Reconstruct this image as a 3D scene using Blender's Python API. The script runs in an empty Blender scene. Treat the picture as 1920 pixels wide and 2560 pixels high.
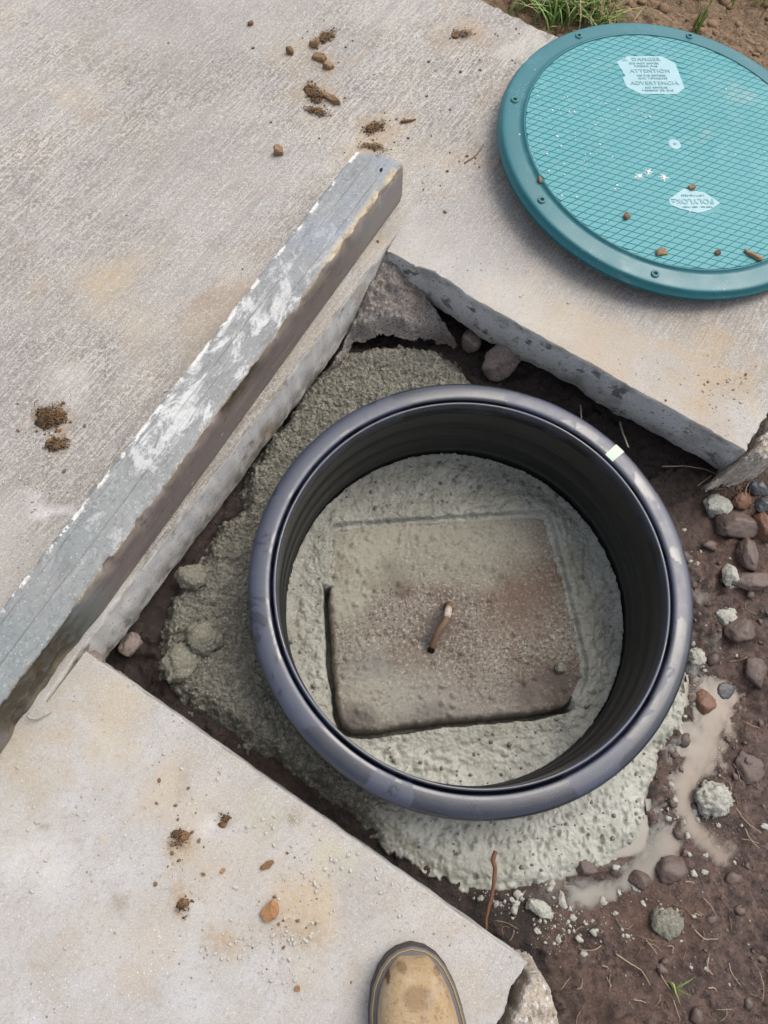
import bpy, bmesh, math, random
import numpy as np
from mathutils import Vector, Matrix

# ------------------------------------------------------------------ camera / light
S = bpy.context.scene
FPX, H0 = 1920.0, 1.133                      # focal length in px of the 1920-wide photo, eye height over the slab
_n = np.array([856-960, 1985-1280, FPX]); _n /= np.linalg.norm(_n)
_up = np.array([0, -1, 0.]); _Y = _up-_n*(_up@_n); _Y /= np.linalg.norm(_Y); _X = np.cross(_Y, -_n)
RW = np.stack([_X, _Y, -_n])
cam = bpy.data.cameras.new('camera'); cam.sensor_fit = 'HORIZONTAL'; cam.sensor_width = 36; cam.lens = 36
cam.clip_start = .02; cam.clip_end = 300
co = bpy.data.objects.new('camera', cam); S.collection.objects.link(co)
_m = Matrix.Identity(4)
for i in range(3):
    _m[i][0] = RW[i, 0]; _m[i][1] = -RW[i, 1]; _m[i][2] = -RW[i, 2]
_m[2][3] = H0
co.matrix_world = _m
S.camera = co

SUN_EL, SUN_AZ = math.radians(58), math.radians(38)     # azimuth of the bright part of the cloud, from +x towards +y
W = bpy.data.worlds.new('World'); S.world = W; W.use_nodes = True
wt = W.node_tree; bg = wt.nodes['Background']
sky = wt.nodes.new('ShaderNodeTexSky'); sky.sky_type = 'NISHITA'; sky.sun_disc = False
sky.sun_elevation = SUN_EL; sky.sun_rotation = math.pi/2-SUN_AZ
sky.air_density = 1.0; sky.dust_density = 4.0; sky.ozone_density = 1.0
hs = wt.nodes.new('ShaderNodeHueSaturation'); hs.inputs['Saturation'].default_value = .50
wt.links.new(sky.outputs[0], hs.inputs['Color']); wt.links.new(hs.outputs[0], bg.inputs['Color'])
bg.inputs['Strength'].default_value = .15
sl = bpy.data.lights.new('sun', 'SUN'); sl.energy = .85; sl.angle = math.radians(45); sl.color = (1, .945, .86)
so = bpy.data.objects.new('sun', sl); S.collection.objects.link(so)
so.rotation_euler = Vector((-math.cos(SUN_AZ)*math.cos(SUN_EL), -math.sin(SUN_AZ)*math.cos(SUN_EL), -math.sin(SUN_EL))).to_track_quat('-Z', 'Y').to_euler()
S.view_settings.view_transform = 'Standard'; S.view_settings.look = 'None'
S.view_settings.gamma = 1; S.view_settings.use_curve_mapping = False
S.view_settings.exposure = 0.68

rng = np.random.default_rng(7); random.seed(7)
K = 1920/1659.0

def G(px, py, z=0.):                          # photo pixel (1920 wide) -> point on the horizontal plane at height z
    d = RW@np.array([(px-960)/FPX, (py-1280)/FPX, 1]); t = (z-H0)/d[2]; p = d*t
    return np.array([p[0], p[1], z])
def D(x, y, z=0.): return G(x*K, y*K, z)
def dsize(x, y, z=0.): return np.linalg.norm(D(x+1, y, z)-D(x, y, z))

# ------------------------------------------------------------------ numpy noise
def _h(ix, iy, s):
    n = (ix.astype(np.int64)*374761393+iy.astype(np.int64)*668265263+s*974634777) & 0xffffffff
    n = ((n ^ (n >> 13))*1274126177) & 0xffffffff
    n = ((n ^ (n >> 16))*2246822519) & 0xffffffff
    return ((n ^ (n >> 15)) & 0xffffff)/float(0xffffff)
def perlin(x, y, s=0):
    x = np.asarray(x, float); y = np.asarray(y, float)
    ix = np.floor(x); iy = np.floor(y); fx = x-ix; fy = y-iy
    sx = fx*fx*fx*(fx*(fx*6-15)+10); sy = fy*fy*fy*(fy*(fy*6-15)+10)
    def g(dx, dy):
        a = _h(ix+dx, iy+dy, s)*2*np.pi
        return np.cos(a)*(fx-dx)+np.sin(a)*(fy-dy)
    a = g(0, 0)*(1-sx)+g(1, 0)*sx; b = g(0, 1)*(1-sx)+g(1, 1)*sx
    return (a*(1-sy)+b*sy)*1.4
def fbm(x, y, o=4, s=0, r=.5):
    t = 0; a = 1; f = 1; m = 0
    for i in range(o):
        t = t+a*perlin(x*f+i*17.3, y*f-i*9.1, s+i); m += a; a *= r; f *= 2.03
    return t/m
def worley(x, y, s=0):
    x = np.asarray(x, float); y = np.asarray(y, float)
    ix = np.floor(x); iy = np.floor(y); f1 = np.full(x.shape, 9.); f2 = f1.copy(); cid = np.zeros(x.shape)
    for dx in (-1, 0, 1):
        for dy in (-1, 0, 1):
            cx = ix+dx; cy = iy+dy
            d = np.hypot(cx+_h(cx, cy, s)-x, cy+_h(cx, cy, s+77)-y)
            n = d < f1
            f2 = np.where(n, f1, np.minimum(f2, d)); cid = np.where(n, _h(cx, cy, s+5), cid); f1 = np.where(n, d, f1)
    return f1, f2, cid
def caps(x, y, k, s, lo=.35, hi=.85):
    f, g, c = worley(x*k, y*k, s); return np.sqrt(np.clip(1-(f*1.12)**2, 0, 1))*(lo+(hi-lo)*c)
def sstep(a, b, x):
    t = np.clip((x-a)/(b-a), 0, 1); return t*t*(3-2*t)
def polydist(x, y, P, closed=True):
    P = np.asarray(P)[:, :2]; d = np.full(np.shape(x), 1e9); ins = np.zeros(np.shape(x), bool); n = len(P)
    for i in range(n if closed else n-1):
        a = P[i]; b = P[(i+1) % n]; e = b-a
        t = np.clip(((x-a[0])*e[0]+(y-a[1])*e[1])/(e@e+1e-12), 0, 1)
        d = np.minimum(d, np.hypot(x-a[0]-t*e[0], y-a[1]-t*e[1]))
        if closed:
            c = (a[1] > y) != (b[1] > y)
            ins ^= c & (x < (b[0]-a[0])*(y-a[1])/(b[1]-a[1]+1e-15)+a[0])
    return np.where(ins, d, -d) if closed else d

# ------------------------------------------------------------------ object helpers
def tag(o, label=None, cat=None, group=None, kind=None):
    if label: o['label'] = label
    if cat: o['category'] = cat
    if group: o['group'] = group
    if kind: o['kind'] = kind
    return o
def link(name, me, mats=(), parent=None):
    if not isinstance(mats, (list, tuple)): mats = [mats]
    for m in mats:
        if m.name not in [q.name for q in me.materials if q]: me.materials.append(m)
    o = bpy.data.objects.new(name, me); S.collection.objects.link(o)
    if parent: o.parent = parent
    return o
def empty(name, loc, rz=0):
    o = bpy.data.objects.new(name, None); S.collection.objects.link(o); o.location = loc; o.rotation_euler = (0, 0, rz)
    o.empty_display_size = .05
    return o
def mesh_np(name, V, F, smooth=True, mi=None):
    """V (n,3); F (m,k) array or list of such arrays"""
    me = bpy.data.meshes.new(name); V = np.asarray(V, np.float32)
    Fs = F if isinstance(F, list) else [F]
    Fs = [np.asarray(f, np.int32) for f in Fs if len(f)]
    tot = np.concatenate([np.full(len(f), f.shape[1], np.int32) for f in Fs]); idx = np.concatenate([f.ravel() for f in Fs])
    st = np.concatenate([[0], np.cumsum(tot)[:-1]]).astype(np.int32)
    me.vertices.add(len(V)); me.vertices.foreach_set('co', V.ravel())
    me.loops.add(len(idx)); me.loops.foreach_set('vertex_index', idx)
    me.polygons.add(len(tot)); me.polygons.foreach_set('loop_start', st)
    me.polygons.foreach_set('use_smooth', np.full(len(tot), smooth))
    if mi is not None: me.polygons.foreach_set('material_index', np.asarray(mi, np.int32))
    me.update(calc_edges=True); me.validate()
    return me
def grid_mesh(name, X, Y, Z, keep=None, attrs={}):
    ny, nx = X.shape; i = np.arange(ny*nx).reshape(ny, nx)
    F = np.stack([i[:-1, :-1], i[:-1, 1:], i[1:, 1:], i[1:, :-1]], -1).reshape(-1, 4)
    if keep is not None:
        k = keep.ravel(); F = F[k[F].all(1)]
    u, inv = np.unique(F, return_inverse=True); F = inv.reshape(F.shape)
    V = np.stack([X.ravel(), Y.ravel(), Z.ravel()], 1)[u]
    me = mesh_np(name, V, F)
    for k, a in attrs.items():
        at = me.attributes.new(k, 'FLOAT', 'POINT'); at.data.foreach_set('value', np.asarray(a, np.float32).ravel()[u])
    return me
class MB:
    def __init__(s): s.V = []; s.T = []; s.Q = []; s.n = 0; s.mt = []; s.mq = []
    def add(s, V, F, m=0):
        V = np.asarray(V, float)
        for f in F:
            f = [q+s.n for q in f]
            if len(f) == 3: s.T.append(f); s.mt.append(m)
            elif len(f) == 4: s.Q.append(f); s.mq.append(m)
            else:
                for k in range(1, len(f)-1): s.T.append([f[0], f[k], f[k+1]]); s.mt.append(m)
        s.V.append(V); s.n += len(V)
    def tube(s, P, R, k=5, m=0):
        P = np.asarray(P, float); n = len(P); R = np.broadcast_to(R, (n,)); V = []; F = []
        T = np.gradient(P, axis=0); T /= np.linalg.norm(T, axis=1)[:, None]+1e-9
        for i in range(n):
            a = np.cross(T[i], [0, 0, 1.]) if abs(T[i][2]) < .9 else np.cross(T[i], [1., 0, 0]); a /= np.linalg.norm(a); b = np.cross(T[i], a)
            for j in range(k):
                t = 2*math.pi*j/k; V.append(P[i]+R[i]*(a*math.cos(t)+b*math.sin(t)))
        for i in range(n-1):
            for j in range(k):
                F.append([i*k+j, i*k+(j+1) % k, (i+1)*k+(j+1) % k, (i+1)*k+j])
        F.append(list(range(k))[::-1]); F.append([(n-1)*k+j for j in range(k)])
        s.add(V, F, m)
    def mesh(s, name, smooth=True):
        return mesh_np(name, np.concatenate(s.V), [np.array(s.T, int).reshape(-1, 3), np.array(s.Q, int).reshape(-1, 4)], smooth, s.mt+s.mq)
def lathe(prof, n=180, closed=True):
    prof = np.asarray(prof, float); m = len(prof); a = np.arange(n)*2*np.pi/n
    V = np.stack([prof[None, :, 0]*np.cos(a)[:, None], prof[None, :, 0]*np.sin(a)[:, None], np.broadcast_to(prof[None, :, 1], (n, m))], -1).reshape(-1, 3)
    F = []
    for i in range(n):
        for j in range(m if closed else m-1):
            j2 = (j+1) % m; i2 = (i+1) % n
            F.append([i*m+j, i2*m+j, i2*m+j2, i*m+j2])
    return V, np.array(F)
def ico(sub=2):
    bm = bmesh.new(); bmesh.ops.create_icosphere(bm, subdivisions=sub, radius=1)
    V = np.array([v.co[:] for v in bm.verts]); F = [[v.index for v in f.verts] for f in bm.faces]; bm.free(); return V, F
ICO = {k: ico(k) for k in (1, 2, 3, 4)}
def n3(V, f, s):
    return (perlin(V[:, 0]*f+s*3.7, V[:, 1]*f+V[:, 2]*f*1.3, s)+perlin(V[:, 1]*f-s*1.9, V[:, 2]*f+V[:, 0]*f*.7, s+31)+perlin(V[:, 2]*f+s, V[:, 0]*f-V[:, 1]*f*.4, s+63))/2
def rock_v(rx, ry, rz, seed, sub=3, rough=.28, fine=.06, facet=0):
    V, F = ICO[sub]; r = 1+rough*n3(V, 1.1, seed)+rough*.6*n3(V, 2.4, seed+9)
    if facet:
        rg = np.random.default_rng(seed)
        for _ in range(facet*2):
            d = rg.normal(size=3); d /= np.linalg.norm(d); h = .60+.28*rg.random()
            q = (V*r[:, None])@d; r = np.where(q > h, r*(h+.12*(q-h))/np.maximum(q, 1e-6), r)
    r = r+fine*n3(V, 5, seed+19)+fine*.8*n3(V, 11, seed+29)+fine*.5*n3(V, 23, seed+39)
    return V*r[:, None]*np.array([rx, ry, rz]), F

# ------------------------------------------------------------------ material helper
class NT:
    def __init__(s, name):
        s.m = bpy.data.materials.new(name); s.m.use_nodes = True; s.t = s.m.node_tree; s.b = s.t.nodes['Principled BSDF']
        s.tc = s.t.nodes.new('ShaderNodeTexCoord'); s.P = s.tc.outputs['Object']
    def set(s, sock, v):
        if isinstance(v, bpy.types.NodeSocket): s.t.links.new(v, sock)
        elif v is not None:
            if isinstance(v, (tuple, list)) and len(v) == 3 and sock.type == 'RGBA': v = (*v, 1)
            sock.default_value = v
    def vec(s, scale=(1, 1, 1), rot=0, loc=(0, 0, 0), p=None):
        if rot:
            r = s.t.nodes.new('ShaderNodeMapping'); r.inputs['Rotation'].default_value = (0, 0, rot); s.set(r.inputs[0], p or s.P); p = r.outputs[0]
        n = s.t.nodes.new('ShaderNodeMapping'); n.inputs['Scale'].default_value = scale; n.inputs['Location'].default_value = loc
        s.set(n.inputs[0], p or s.P); return n.outputs[0]
    def noise(s, sc, det=4, ro=.55, p=None, dist=0, col=False):
        n = s.t.nodes.new('ShaderNodeTexNoise'); n.inputs['Scale'].default_value = sc; n.inputs['Detail'].default_value = det
        n.inputs['Roughness'].default_value = ro; n.inputs['Distortion'].default_value = dist; s.set(n.inputs['Vector'], p or s.P)
        return n.outputs['Color' if col else 'Fac']
    def vor(s, sc, p=None, feat='F1', out='Distance', rnd=1):
        n = s.t.nodes.new('ShaderNodeTexVoronoi'); n.feature = feat; n.inputs['Scale'].default_value = sc; n.inputs['Randomness'].default_value = rnd
        s.set(n.inputs['Vector'], p or s.P); return n.outputs[out]
    def ramp(s, f, stops, interp='LINEAR'):
        n = s.t.nodes.new('ShaderNodeValToRGB'); e = n.color_ramp.elements; n.color_ramp.interpolation = interp
        while len(e) < len(stops): e.new(.5)
        for q, (p, c) in zip(e, stops):
            q.position = p; q.color = (c, c, c, 1) if isinstance(c, (int, float)) else (*c, 1)
        s.set(n.inputs[0], f); return n.outputs[0]
    def mix(s, f, a, b, mode='MIX'):
        n = s.t.nodes.new('ShaderNodeMix'); n.data_type = 'RGBA'; n.blend_type = mode
        s.set(n.inputs[0], f); s.set(n.inputs[6], a); s.set(n.inputs[7], b); return n.outputs[2]
    def math(s, op, a, b=None, c=None, clamp=False):
        n = s.t.nodes.new('ShaderNodeMath'); n.operation = op; n.use_clamp = clamp
        s.set(n.inputs[0], a)
        if b is not None: s.set(n.inputs[1], b)
        if c is not None: s.set(n.inputs[2], c)
        return n.outputs[0]
    def mr(s, f, a, b, c=0, d=1):
        n = s.t.nodes.new('ShaderNodeMapRange'); s.set(n.inputs[0], f)
        for i, q in enumerate((a, b, c, d)): s.set(n.inputs[i+1], float(q))
        return n.outputs[0]
    def attr(s, name):
        n = s.t.nodes.new('ShaderNodeAttribute'); n.attribute_name = name; return n.outputs['Fac']
    def sep(s, p=None):
        n = s.t.nodes.new('ShaderNodeSeparateXYZ'); s.set(n.inputs[0], p or s.P); return n.outputs
    def bump(s, h, st=.5, d=.002, nrm=None):
        n = s.t.nodes.new('ShaderNodeBump'); n.inputs['Strength'].default_value = st; n.inputs['Distance'].default_value = d
        s.set(n.inputs['Height'], h); s.set(n.inputs['Normal'], nrm); return n.outputs[0]
    def spot(s, x, y, r, soft=.5, warp=None, wamt=.02, ax=1.0, rot=0):
        """irregular patch mask round (x, y): 1 inside, 0 outside"""
        p = s.P
        if warp is not None:
            a = s.t.nodes.new('ShaderNodeVectorMath'); a.operation = 'MULTIPLY_ADD'
            s.set(a.inputs[0], warp); a.inputs[1].default_value = (wamt*2, wamt*2, 0); a.inputs[2].default_value = (-wamt, -wamt, 0)
            b = s.t.nodes.new('ShaderNodeVectorMath'); b.operation = 'ADD'; s.set(b.inputs[0], p); s.set(b.inputs[1], a.outputs[0]); p = b.outputs[0]
        m = s.t.nodes.new('ShaderNodeMapping'); m.vector_type = 'TEXTURE'; m.inputs['Location'].default_value = (x, y, 0); m.inputs['Rotation'].default_value = (0, 0, rot)
        m.inputs['Scale'].default_value = (r*ax, r, 1e3); s.set(m.inputs[0], p)
        l = s.t.nodes.new('ShaderNodeVectorMath'); l.operation = 'LENGTH'; s.set(l.inputs[0], m.outputs[0])
        return s.mr(l.outputs['Value'], 1, 1-soft)
    def done(s, col=None, rough=None, nrm=None, spec=.5, **kw):
        s.set(s.b.inputs['Base Color'], col); s.set(s.b.inputs['Roughness'], rough); s.set(s.b.inputs['Normal'], nrm)
        s.b.inputs['Specular IOR Level'].default_value = spec
        for k, v in kw.items(): s.set(s.b.inputs[k.replace('_', ' ')], v)
        return s.m

BROOM = math.radians(55.6)
STAINS = [(_r[0]*1659, _r[1]*2212, 14+_r[2]**2*110, [(.33, .25, .16), (.29, .24, .18), (.24, .21, .18), (.42, .33, .21), (.56, .54, .51), (.22, .16, .10)][int(_r[3]*6)], .18+.35*_r[4], .7+1.2*_r[5], _r[6]*3, 1) for _r in np.random.default_rng(77).random((110, 7))]+[(x, y, r, (.30, .215, .125), .55, 1.1, .4, 1) for x, y, r in [(690, 90, 40), (700, 140, 34), (685, 210, 50), (808, 285, 44), (112, 900, 52), (124, 960, 40), (386, 1815, 40), (585, 1975, 60), (620, 2010, 50), (880, 262, 30), (1000, 80, 60)]]+[
        (385, 1812, 30, (.17, .10, .045), .85, 1, .4, .8), (398, 1850, 30, (.33, .25, .14), .6, 1.1, .6, .9), (360, 1890, 22, (.33, .26, .15), .5, 1, .9, .9),
        (398, 1955, 34, (.30, .19, .09), .75, .8, 0, .8), (495, 2045, 34, (.32, .21, .1), .7, 1.6, -.3, .8), (100, 1790, 18, (.16, .12, .07), .7, .7, .6, .9),
        (430, 1945, 14, (.30, .2, .1), .5, 1, 0, .9), (555, 1745, 40, (.36, .32, .22), .5, 1.5, 0, .9), (485, 1770, 17, (.17, .15, .09), .8, 1, 0, .9), (625, 1762, 22, (.2, .18, .11), .75, 1, 0, .9), (570, 1790, 30, (.33, .3, .22), .6, 1.3, 0, .9),
        (660, 1950, 60, (.40, .30, .18), .7, 1.3, .3, .9), (700, 1850, 50, (.42, .38, .27), .6, 1.2, .3, 1), (765, 1875, 45, (.35, .34, .26), .6, 1, .3, 1), (240, 600, 90, (.40, .31, .19), .55, 1.2, .5, 1), (520, 660, 80, (.38, .28, .19), .5, 1.4, .5, 1), (215, 640, 60, (.42, .33, .2), .5, 1, .5, 1),
        (255, 1960, 26, (.17, .13, .08), .6, .4, 1.3, .9), (350, 1710, 60, (.42, .33, .2), .5, 1.4, .6, 1), (800, 300, 60, (.40, .29, .17), .6, 1.6, .4, 1), (560, 530, 35, (.27, .2, .14), .5, 1, .4, 1), (1020, 75, 50, (.36, .26, .17), .5, 1.6, .2, 1), (440, 650, 26, (.27, .19, .12), .6, 1.5, .4, 1),
        (1560, 830, 110, (.33, .24, .13), .6, 1, .4, 1), (1200, 700, 150, (.5, .42, .3), .45, 1.4, -.5, 1), (1300, 755, 90, (.37, .27, .17), .45, 1.2, -.5, 1), (1500, 760, 110, (.42, .31, .18), .55, 1.3, -.5, 1), (1150, 110, 70, (.55, .52, .47), .6, 1.2, .2, .9),
        (110, 905, 46, (.36, .27, .17), .7, 1, 0, 1), (122, 955, 36, (.34, .25, .15), .7, 1, 0, 1), (690, 230, 60, (.36, .29, .2), .5, 1, .4, 1), (110, 1110, 70, (.62, .60, .60), .7, .4, 1.1, .9), (1000, 340, 90, (.38, .29, .2), .45, 1, .4, 1),
        (150, 1500, 90, (.34, .29, .2), .6, .6, .9, 1), (60, 1650, 120, (.36, .29, .19), .55, .8, .9, 1), (250, 1560, 90, (.42, .34, .21), .6, 1.3, -.5, 1)]
def mat_slab():
    t = NT('broomed_concrete'); wc = t.noise(9, 4, .6, col=True)
    br1 = t.noise(1, 4, .65, t.vec((26, 300, 1), -BROOM)); br2 = t.noise(1, 4, .65, t.vec((8, 120, 1), -BROOM)); br3 = t.noise(1, 2, .5, t.vec((1.2, 36, 1), -BROOM))
    big = t.noise(3.1, 5, .6); mid = t.noise(12, 5, .62, dist=.6); fine = t.noise(150, 4, .7); grit = t.noise(420, 2, .6)
    c = t.mix(t.ramp(big, [(.34, 0), (.62, 1)]), (.43, .405, .365), (.495, .45, .385))
    c = t.mix(t.ramp(mid, [(.38, 0), (.66, .75)]), c, (.40, .395, .39))
    c = t.mix(t.ramp(t.noise(5.3, 5, .65, t.vec(loc=(4, 2, 0))), [(.55, 0), (.72, .6)]), c, (.40, .32, .225))
    c = t.mix(t.ramp(t.noise(1.7, 5, .6, t.vec(loc=(6, 6, 0))), [(.42, 0), (.62, .55)]), c, (.30, .285, .265))
    # pale cement dust: over the lower slab and along the saw cuts
    xyz = t.sep(); v = t.math('ADD', t.math('MULTIPLY', xyz[0], .555), t.math('MULTIPLY', xyz[1], .832))
    low = t.mr(v, .12, -.12)
    nearcut = t.mr(t.math('ABSOLUTE', t.math('SUBTRACT', v, .83)), .16, 0.0)
    dustm = t.math('MAXIMUM', low, t.math('MULTIPLY', nearcut, t.mr(xyz[0], -.05, .1)))
    dn = t.ramp(t.noise(7, 6, .62), [(.3, .15), (.62, 1)])
    dust = t.math('MULTIPLY', dustm, dn)
    # dark dirt held in the brush marks
    rough_zone = t.math('SUBTRACT', 1.0, t.math('MULTIPLY', dustm, .72))
    st = t.math('MULTIPLY', t.ramp(br1, [(.44, 0), (.54, 1)]), t.ramp(fine, [(.40, 0), (.52, 1)]))
    st = t.math('MAXIMUM', st, t.math('MULTIPLY', t.ramp(br2, [(.49, 0), (.60, .95)]), t.ramp(t.noise(75, 4, .7), [(.42, .0), (.52, 1)])))
    patch = t.ramp(t.noise(4.4, 5, .6, t.vec(loc=(1, 7, 3))), [(.36, .35), (.58, 1)])
    c = t.mix(t.math('MULTIPLY', t.math('MULTIPLY', st, patch), t.math('MULTIPLY', rough_zone, .95)), c, (.18, .16, .135))
    c = t.mix(t.math('MULTIPLY', t.math('MULTIPLY', t.ramp(t.noise(170, 4, .75), [(.50, 0), (.62, .75)]), patch), rough_zone), c, (.21, .185, .16))
    c = t.mix(t.math('MULTIPLY', t.ramp(t.noise(150, 4, .75, t.vec(loc=(7, 1, 2))), [(.54, 0), (.66, .6)]), rough_zone), c, (.60, .565, .52))
    c = t.mix(t.math('MULTIPLY', t.ramp(br3, [(.52, 0), (.66, .4)]), rough_zone), c, (.27, .25, .23))
    c = t.mix(t.math('MULTIPLY', t.math('MULTIPLY', t.ramp(br1, [(.30, 1), (.42, 0)]), .4), rough_zone), c, (.56, .53, .49))
    c = t.mix(dust, c, t.mix(t.ramp(t.noise(13, 6, .65), [(.35, 0), (.65, 1)]), (.345, .318, .278), (.43, .425, .425)))
    c = t.mix(t.math('MULTIPLY', t.ramp(t.noise(120, 4, .75, t.vec(loc=(2, 2, 9))), [(.52, 0), (.68, .55)]), dustm), c, (.25, .225, .195))
    c = t.mix(t.math('MULTIPLY', t.ramp(t.noise(3.5, 5, .65, t.vec(loc=(8, 3, 1))), [(.5, 0), (.64, .55)]), dustm), c, (.40, .33, .245))
    # light grit and dark pits
    c = t.mix(t.math('MULTIPLY', t.ramp(t.vor(150), [(.08, .9), (.16, 0)]), t.ramp(t.noise(11, 3), [(.48, 0), (.58, 1)])), c, (.62, .6, .57))
    c = t.mix(t.math('MULTIPLY', t.ramp(t.vor(85), [(.09, 1), (.17, 0)]), t.ramp(t.noise(14, 2), [(.5, 0), (.6, .9)])), c, (.16, .135, .11))
    c = t.mix(t.math('MULTIPLY', t.ramp(grit, [(.36, .6), (.5, 0)]), rough_zone), c, (.17, .15, .13))
    c = t.mix(t.ramp(grit, [(.58, 0), (.75, .4)]), c, (.66, .64, .61))
    n_ = t.t.nodes.new('ShaderNodeAttribute'); n_.attribute_name = 'stain'      # stains with their own place
    sa = t.math('MULTIPLY', n_.outputs['Alpha'], t.ramp(fine, [(.38, .30), (.55, 1)])); c = t.mix(sa, c, n_.outputs['Color'])
    h = t.math('ADD', t.math('MULTIPLY', br1, rough_zone), t.math('ADD', t.math('MULTIPLY', fine, .8), t.math('MULTIPLY', grit, .5)))
    h = t.math('MULTIPLY', t.math('ADD', h, t.math('MULTIPLY', br2, .8)), t.mr(dustm, 0, 1, 1, .38))
    n = t.bump(h, .5, .0025)
    return t.done(c, t.ramp(mid, [(.3, .78), (.7, .95)]), n, .3)
def mat_cutgrey():
    t = NT('sawn_grey_concrete'); xyz = t.sep()
    c = t.mix(t.noise(14, 5, .6), (.50, .495, .48), (.62, .615, .60))
    c = t.mix(t.ramp(t.noise(30, 4, .6), [(.57, 0), (.64, .9)]), c, (.11, .10, .09))
    c = t.mix(t.ramp(t.noise(9, 4, .6, t.vec(loc=(3, 1, 2))), [(.56, 0), (.68, .6)]), c, (.2, .185, .16))
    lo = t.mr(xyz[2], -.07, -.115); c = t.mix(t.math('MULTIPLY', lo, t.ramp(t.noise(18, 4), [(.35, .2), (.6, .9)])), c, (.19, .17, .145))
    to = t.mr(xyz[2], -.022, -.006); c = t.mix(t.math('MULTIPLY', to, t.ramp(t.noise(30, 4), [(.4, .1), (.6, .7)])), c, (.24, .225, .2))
    c = t.mix(t.ramp(t.vor(75), [(.1, .9), (.2, 0)]), c, (.16, .155, .15)); c = t.mix(t.ramp(t.vor(130, t.vec(loc=(5, 5, 5))), [(.12, .7), (.2, 0)]), c, (.2, .19, .18))
    c = t.mix(t.ramp(t.noise(300, 2), [(.35, .3), (.5, 0)]), c, (.15, .14, .13))
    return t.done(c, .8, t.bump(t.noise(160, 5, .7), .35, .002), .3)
def mat_whiteface():
    t = NT('whitewashed_slab_face'); xyz = t.sep()
    c = t.mix(t.noise(20, 5, .65), (.52, .50, .47), (.70, .68, .65))
    c = t.mix(t.ramp(t.noise(11, 4, .6), [(.55, 0), (.68, .7)]), c, (.33, .25, .15))
    c = t.mix(t.ramp(t.noise(26, 4, .6, t.vec(loc=(2, 4, 6))), [(.6, 0), (.7, .75)]), c, (.14, .12, .1))
    c = t.mix(t.math('MULTIPLY', t.mr(xyz[2], -.05, -.11), t.ramp(t.noise(30, 4), [(.4, .1), (.6, .85)])), c, (.17, .145, .12))
    c = t.mix(t.math('MULTIPLY', t.mr(xyz[2], -.03, 0), t.ramp(t.noise(40, 4), [(.4, .1), (.6, .7)])), c, (.32, .26, .18))
    c = t.mix(t.ramp(t.vor(110), [(.12, .8), (.22, 0)]), c, (.2, .19, .17))
    return t.done(c, .88, t.bump(t.noise(120, 5, .7), .5, .003), .2)
def mat_roughconc(name='rough_old_concrete', a=(.22, .195, .175), b=(.42, .385, .355)):
    t = NT(name)
    c = t.mix(t.noise(45, 6, .7), a, b); c = t.mix(t.ramp(t.noise(260, 3, .7), [(.4, .75), (.52, 0)]), c, (.075, .065, .055))
    c = t.mix(t.ramp(t.noise(230, 3, .7, t.vec(loc=(9, 2, 1))), [(.53, 0), (.66, .7)]), c, (.44, .41, .38)); c = t.mix(t.ramp(t.noise(10, 4), [(.5, 0), (.66, .6)]), c, (.17, .12, .085))
    return t.done(c, .9, t.bump(t.noise(210, 5, .75), .8, .004), .2)
def mat_mortar():
    t = NT('fresh_mortar'); wet = t.attr('wet')
    dry = t.mix(t.noise(40, 5, .65), (.155, .149, .115), (.25, .24, .19))
    we = t.mix(t.ramp(t.noise(9, 6, .65, dist=.6), [(.34, 0), (.66, 1)]), (.27, .268, .218), (.415, .412, .36))
    c = t.mix(wet, dry, we); tn = t.attr('tone'); dw = t.mr(wet, 0, 1, 1, .12); c = t.mix(t.math('MULTIPLY', dw, t.ramp(tn, [(.5, 0), (.85, .55)])), c, (.38, .365, .30)); c = t.mix(t.math('MULTIPLY', dw, t.ramp(tn, [(.15, .6), (.45, 0)])), c, (.095, .09, .07))
    c = t.mix(t.math('MULTIPLY', dw, t.ramp(t.noise(240, 4, .75), [(.38, .8), (.5, 0)])), c, (.075, .07, .055)); c = t.mix(t.math('MULTIPLY', dw, t.ramp(t.noise(220, 4, .75, t.vec(loc=(3, 8, 1))), [(.53, 0), (.66, .65)])), c, (.40, .385, .32)); c = t.mix(t.math('MULTIPLY', wet, t.ramp(t.noise(55, 5, .7), [(.56, 0), (.64, .55)])), c, (.26, .255, .20))
    c = t.mix(t.ramp(t.vor(230), [(.08, .5), (.16, 0)]), c, (.42, .41, .33))
    c = t.mix(t.math('MULTIPLY', t.ramp(t.vor(95), [(.12, .9), (.22, 0)]), t.ramp(t.noise(9), [(.45, 0), (.6, .9)])), c, (.12, .12, .10))
    c = t.mix(t.attr('dirt'), c, (.06, .048, .04))
    r = t.mix(wet, t.ramp(t.noise(120, 3), [(.3, .6), (.7, .85)]), t.ramp(t.noise(25, 4), [(.35, .22), (.6, .5)]))
    hb = t.math('MULTIPLY', t.math('ADD', t.noise(200, 5, .75), t.math('MULTIPLY', t.vor(170), -.8)), t.mr(wet, 0, 1, 1, .22))
    return t.done(c, r, t.bump(hb, 1, .0045), .5)
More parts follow.
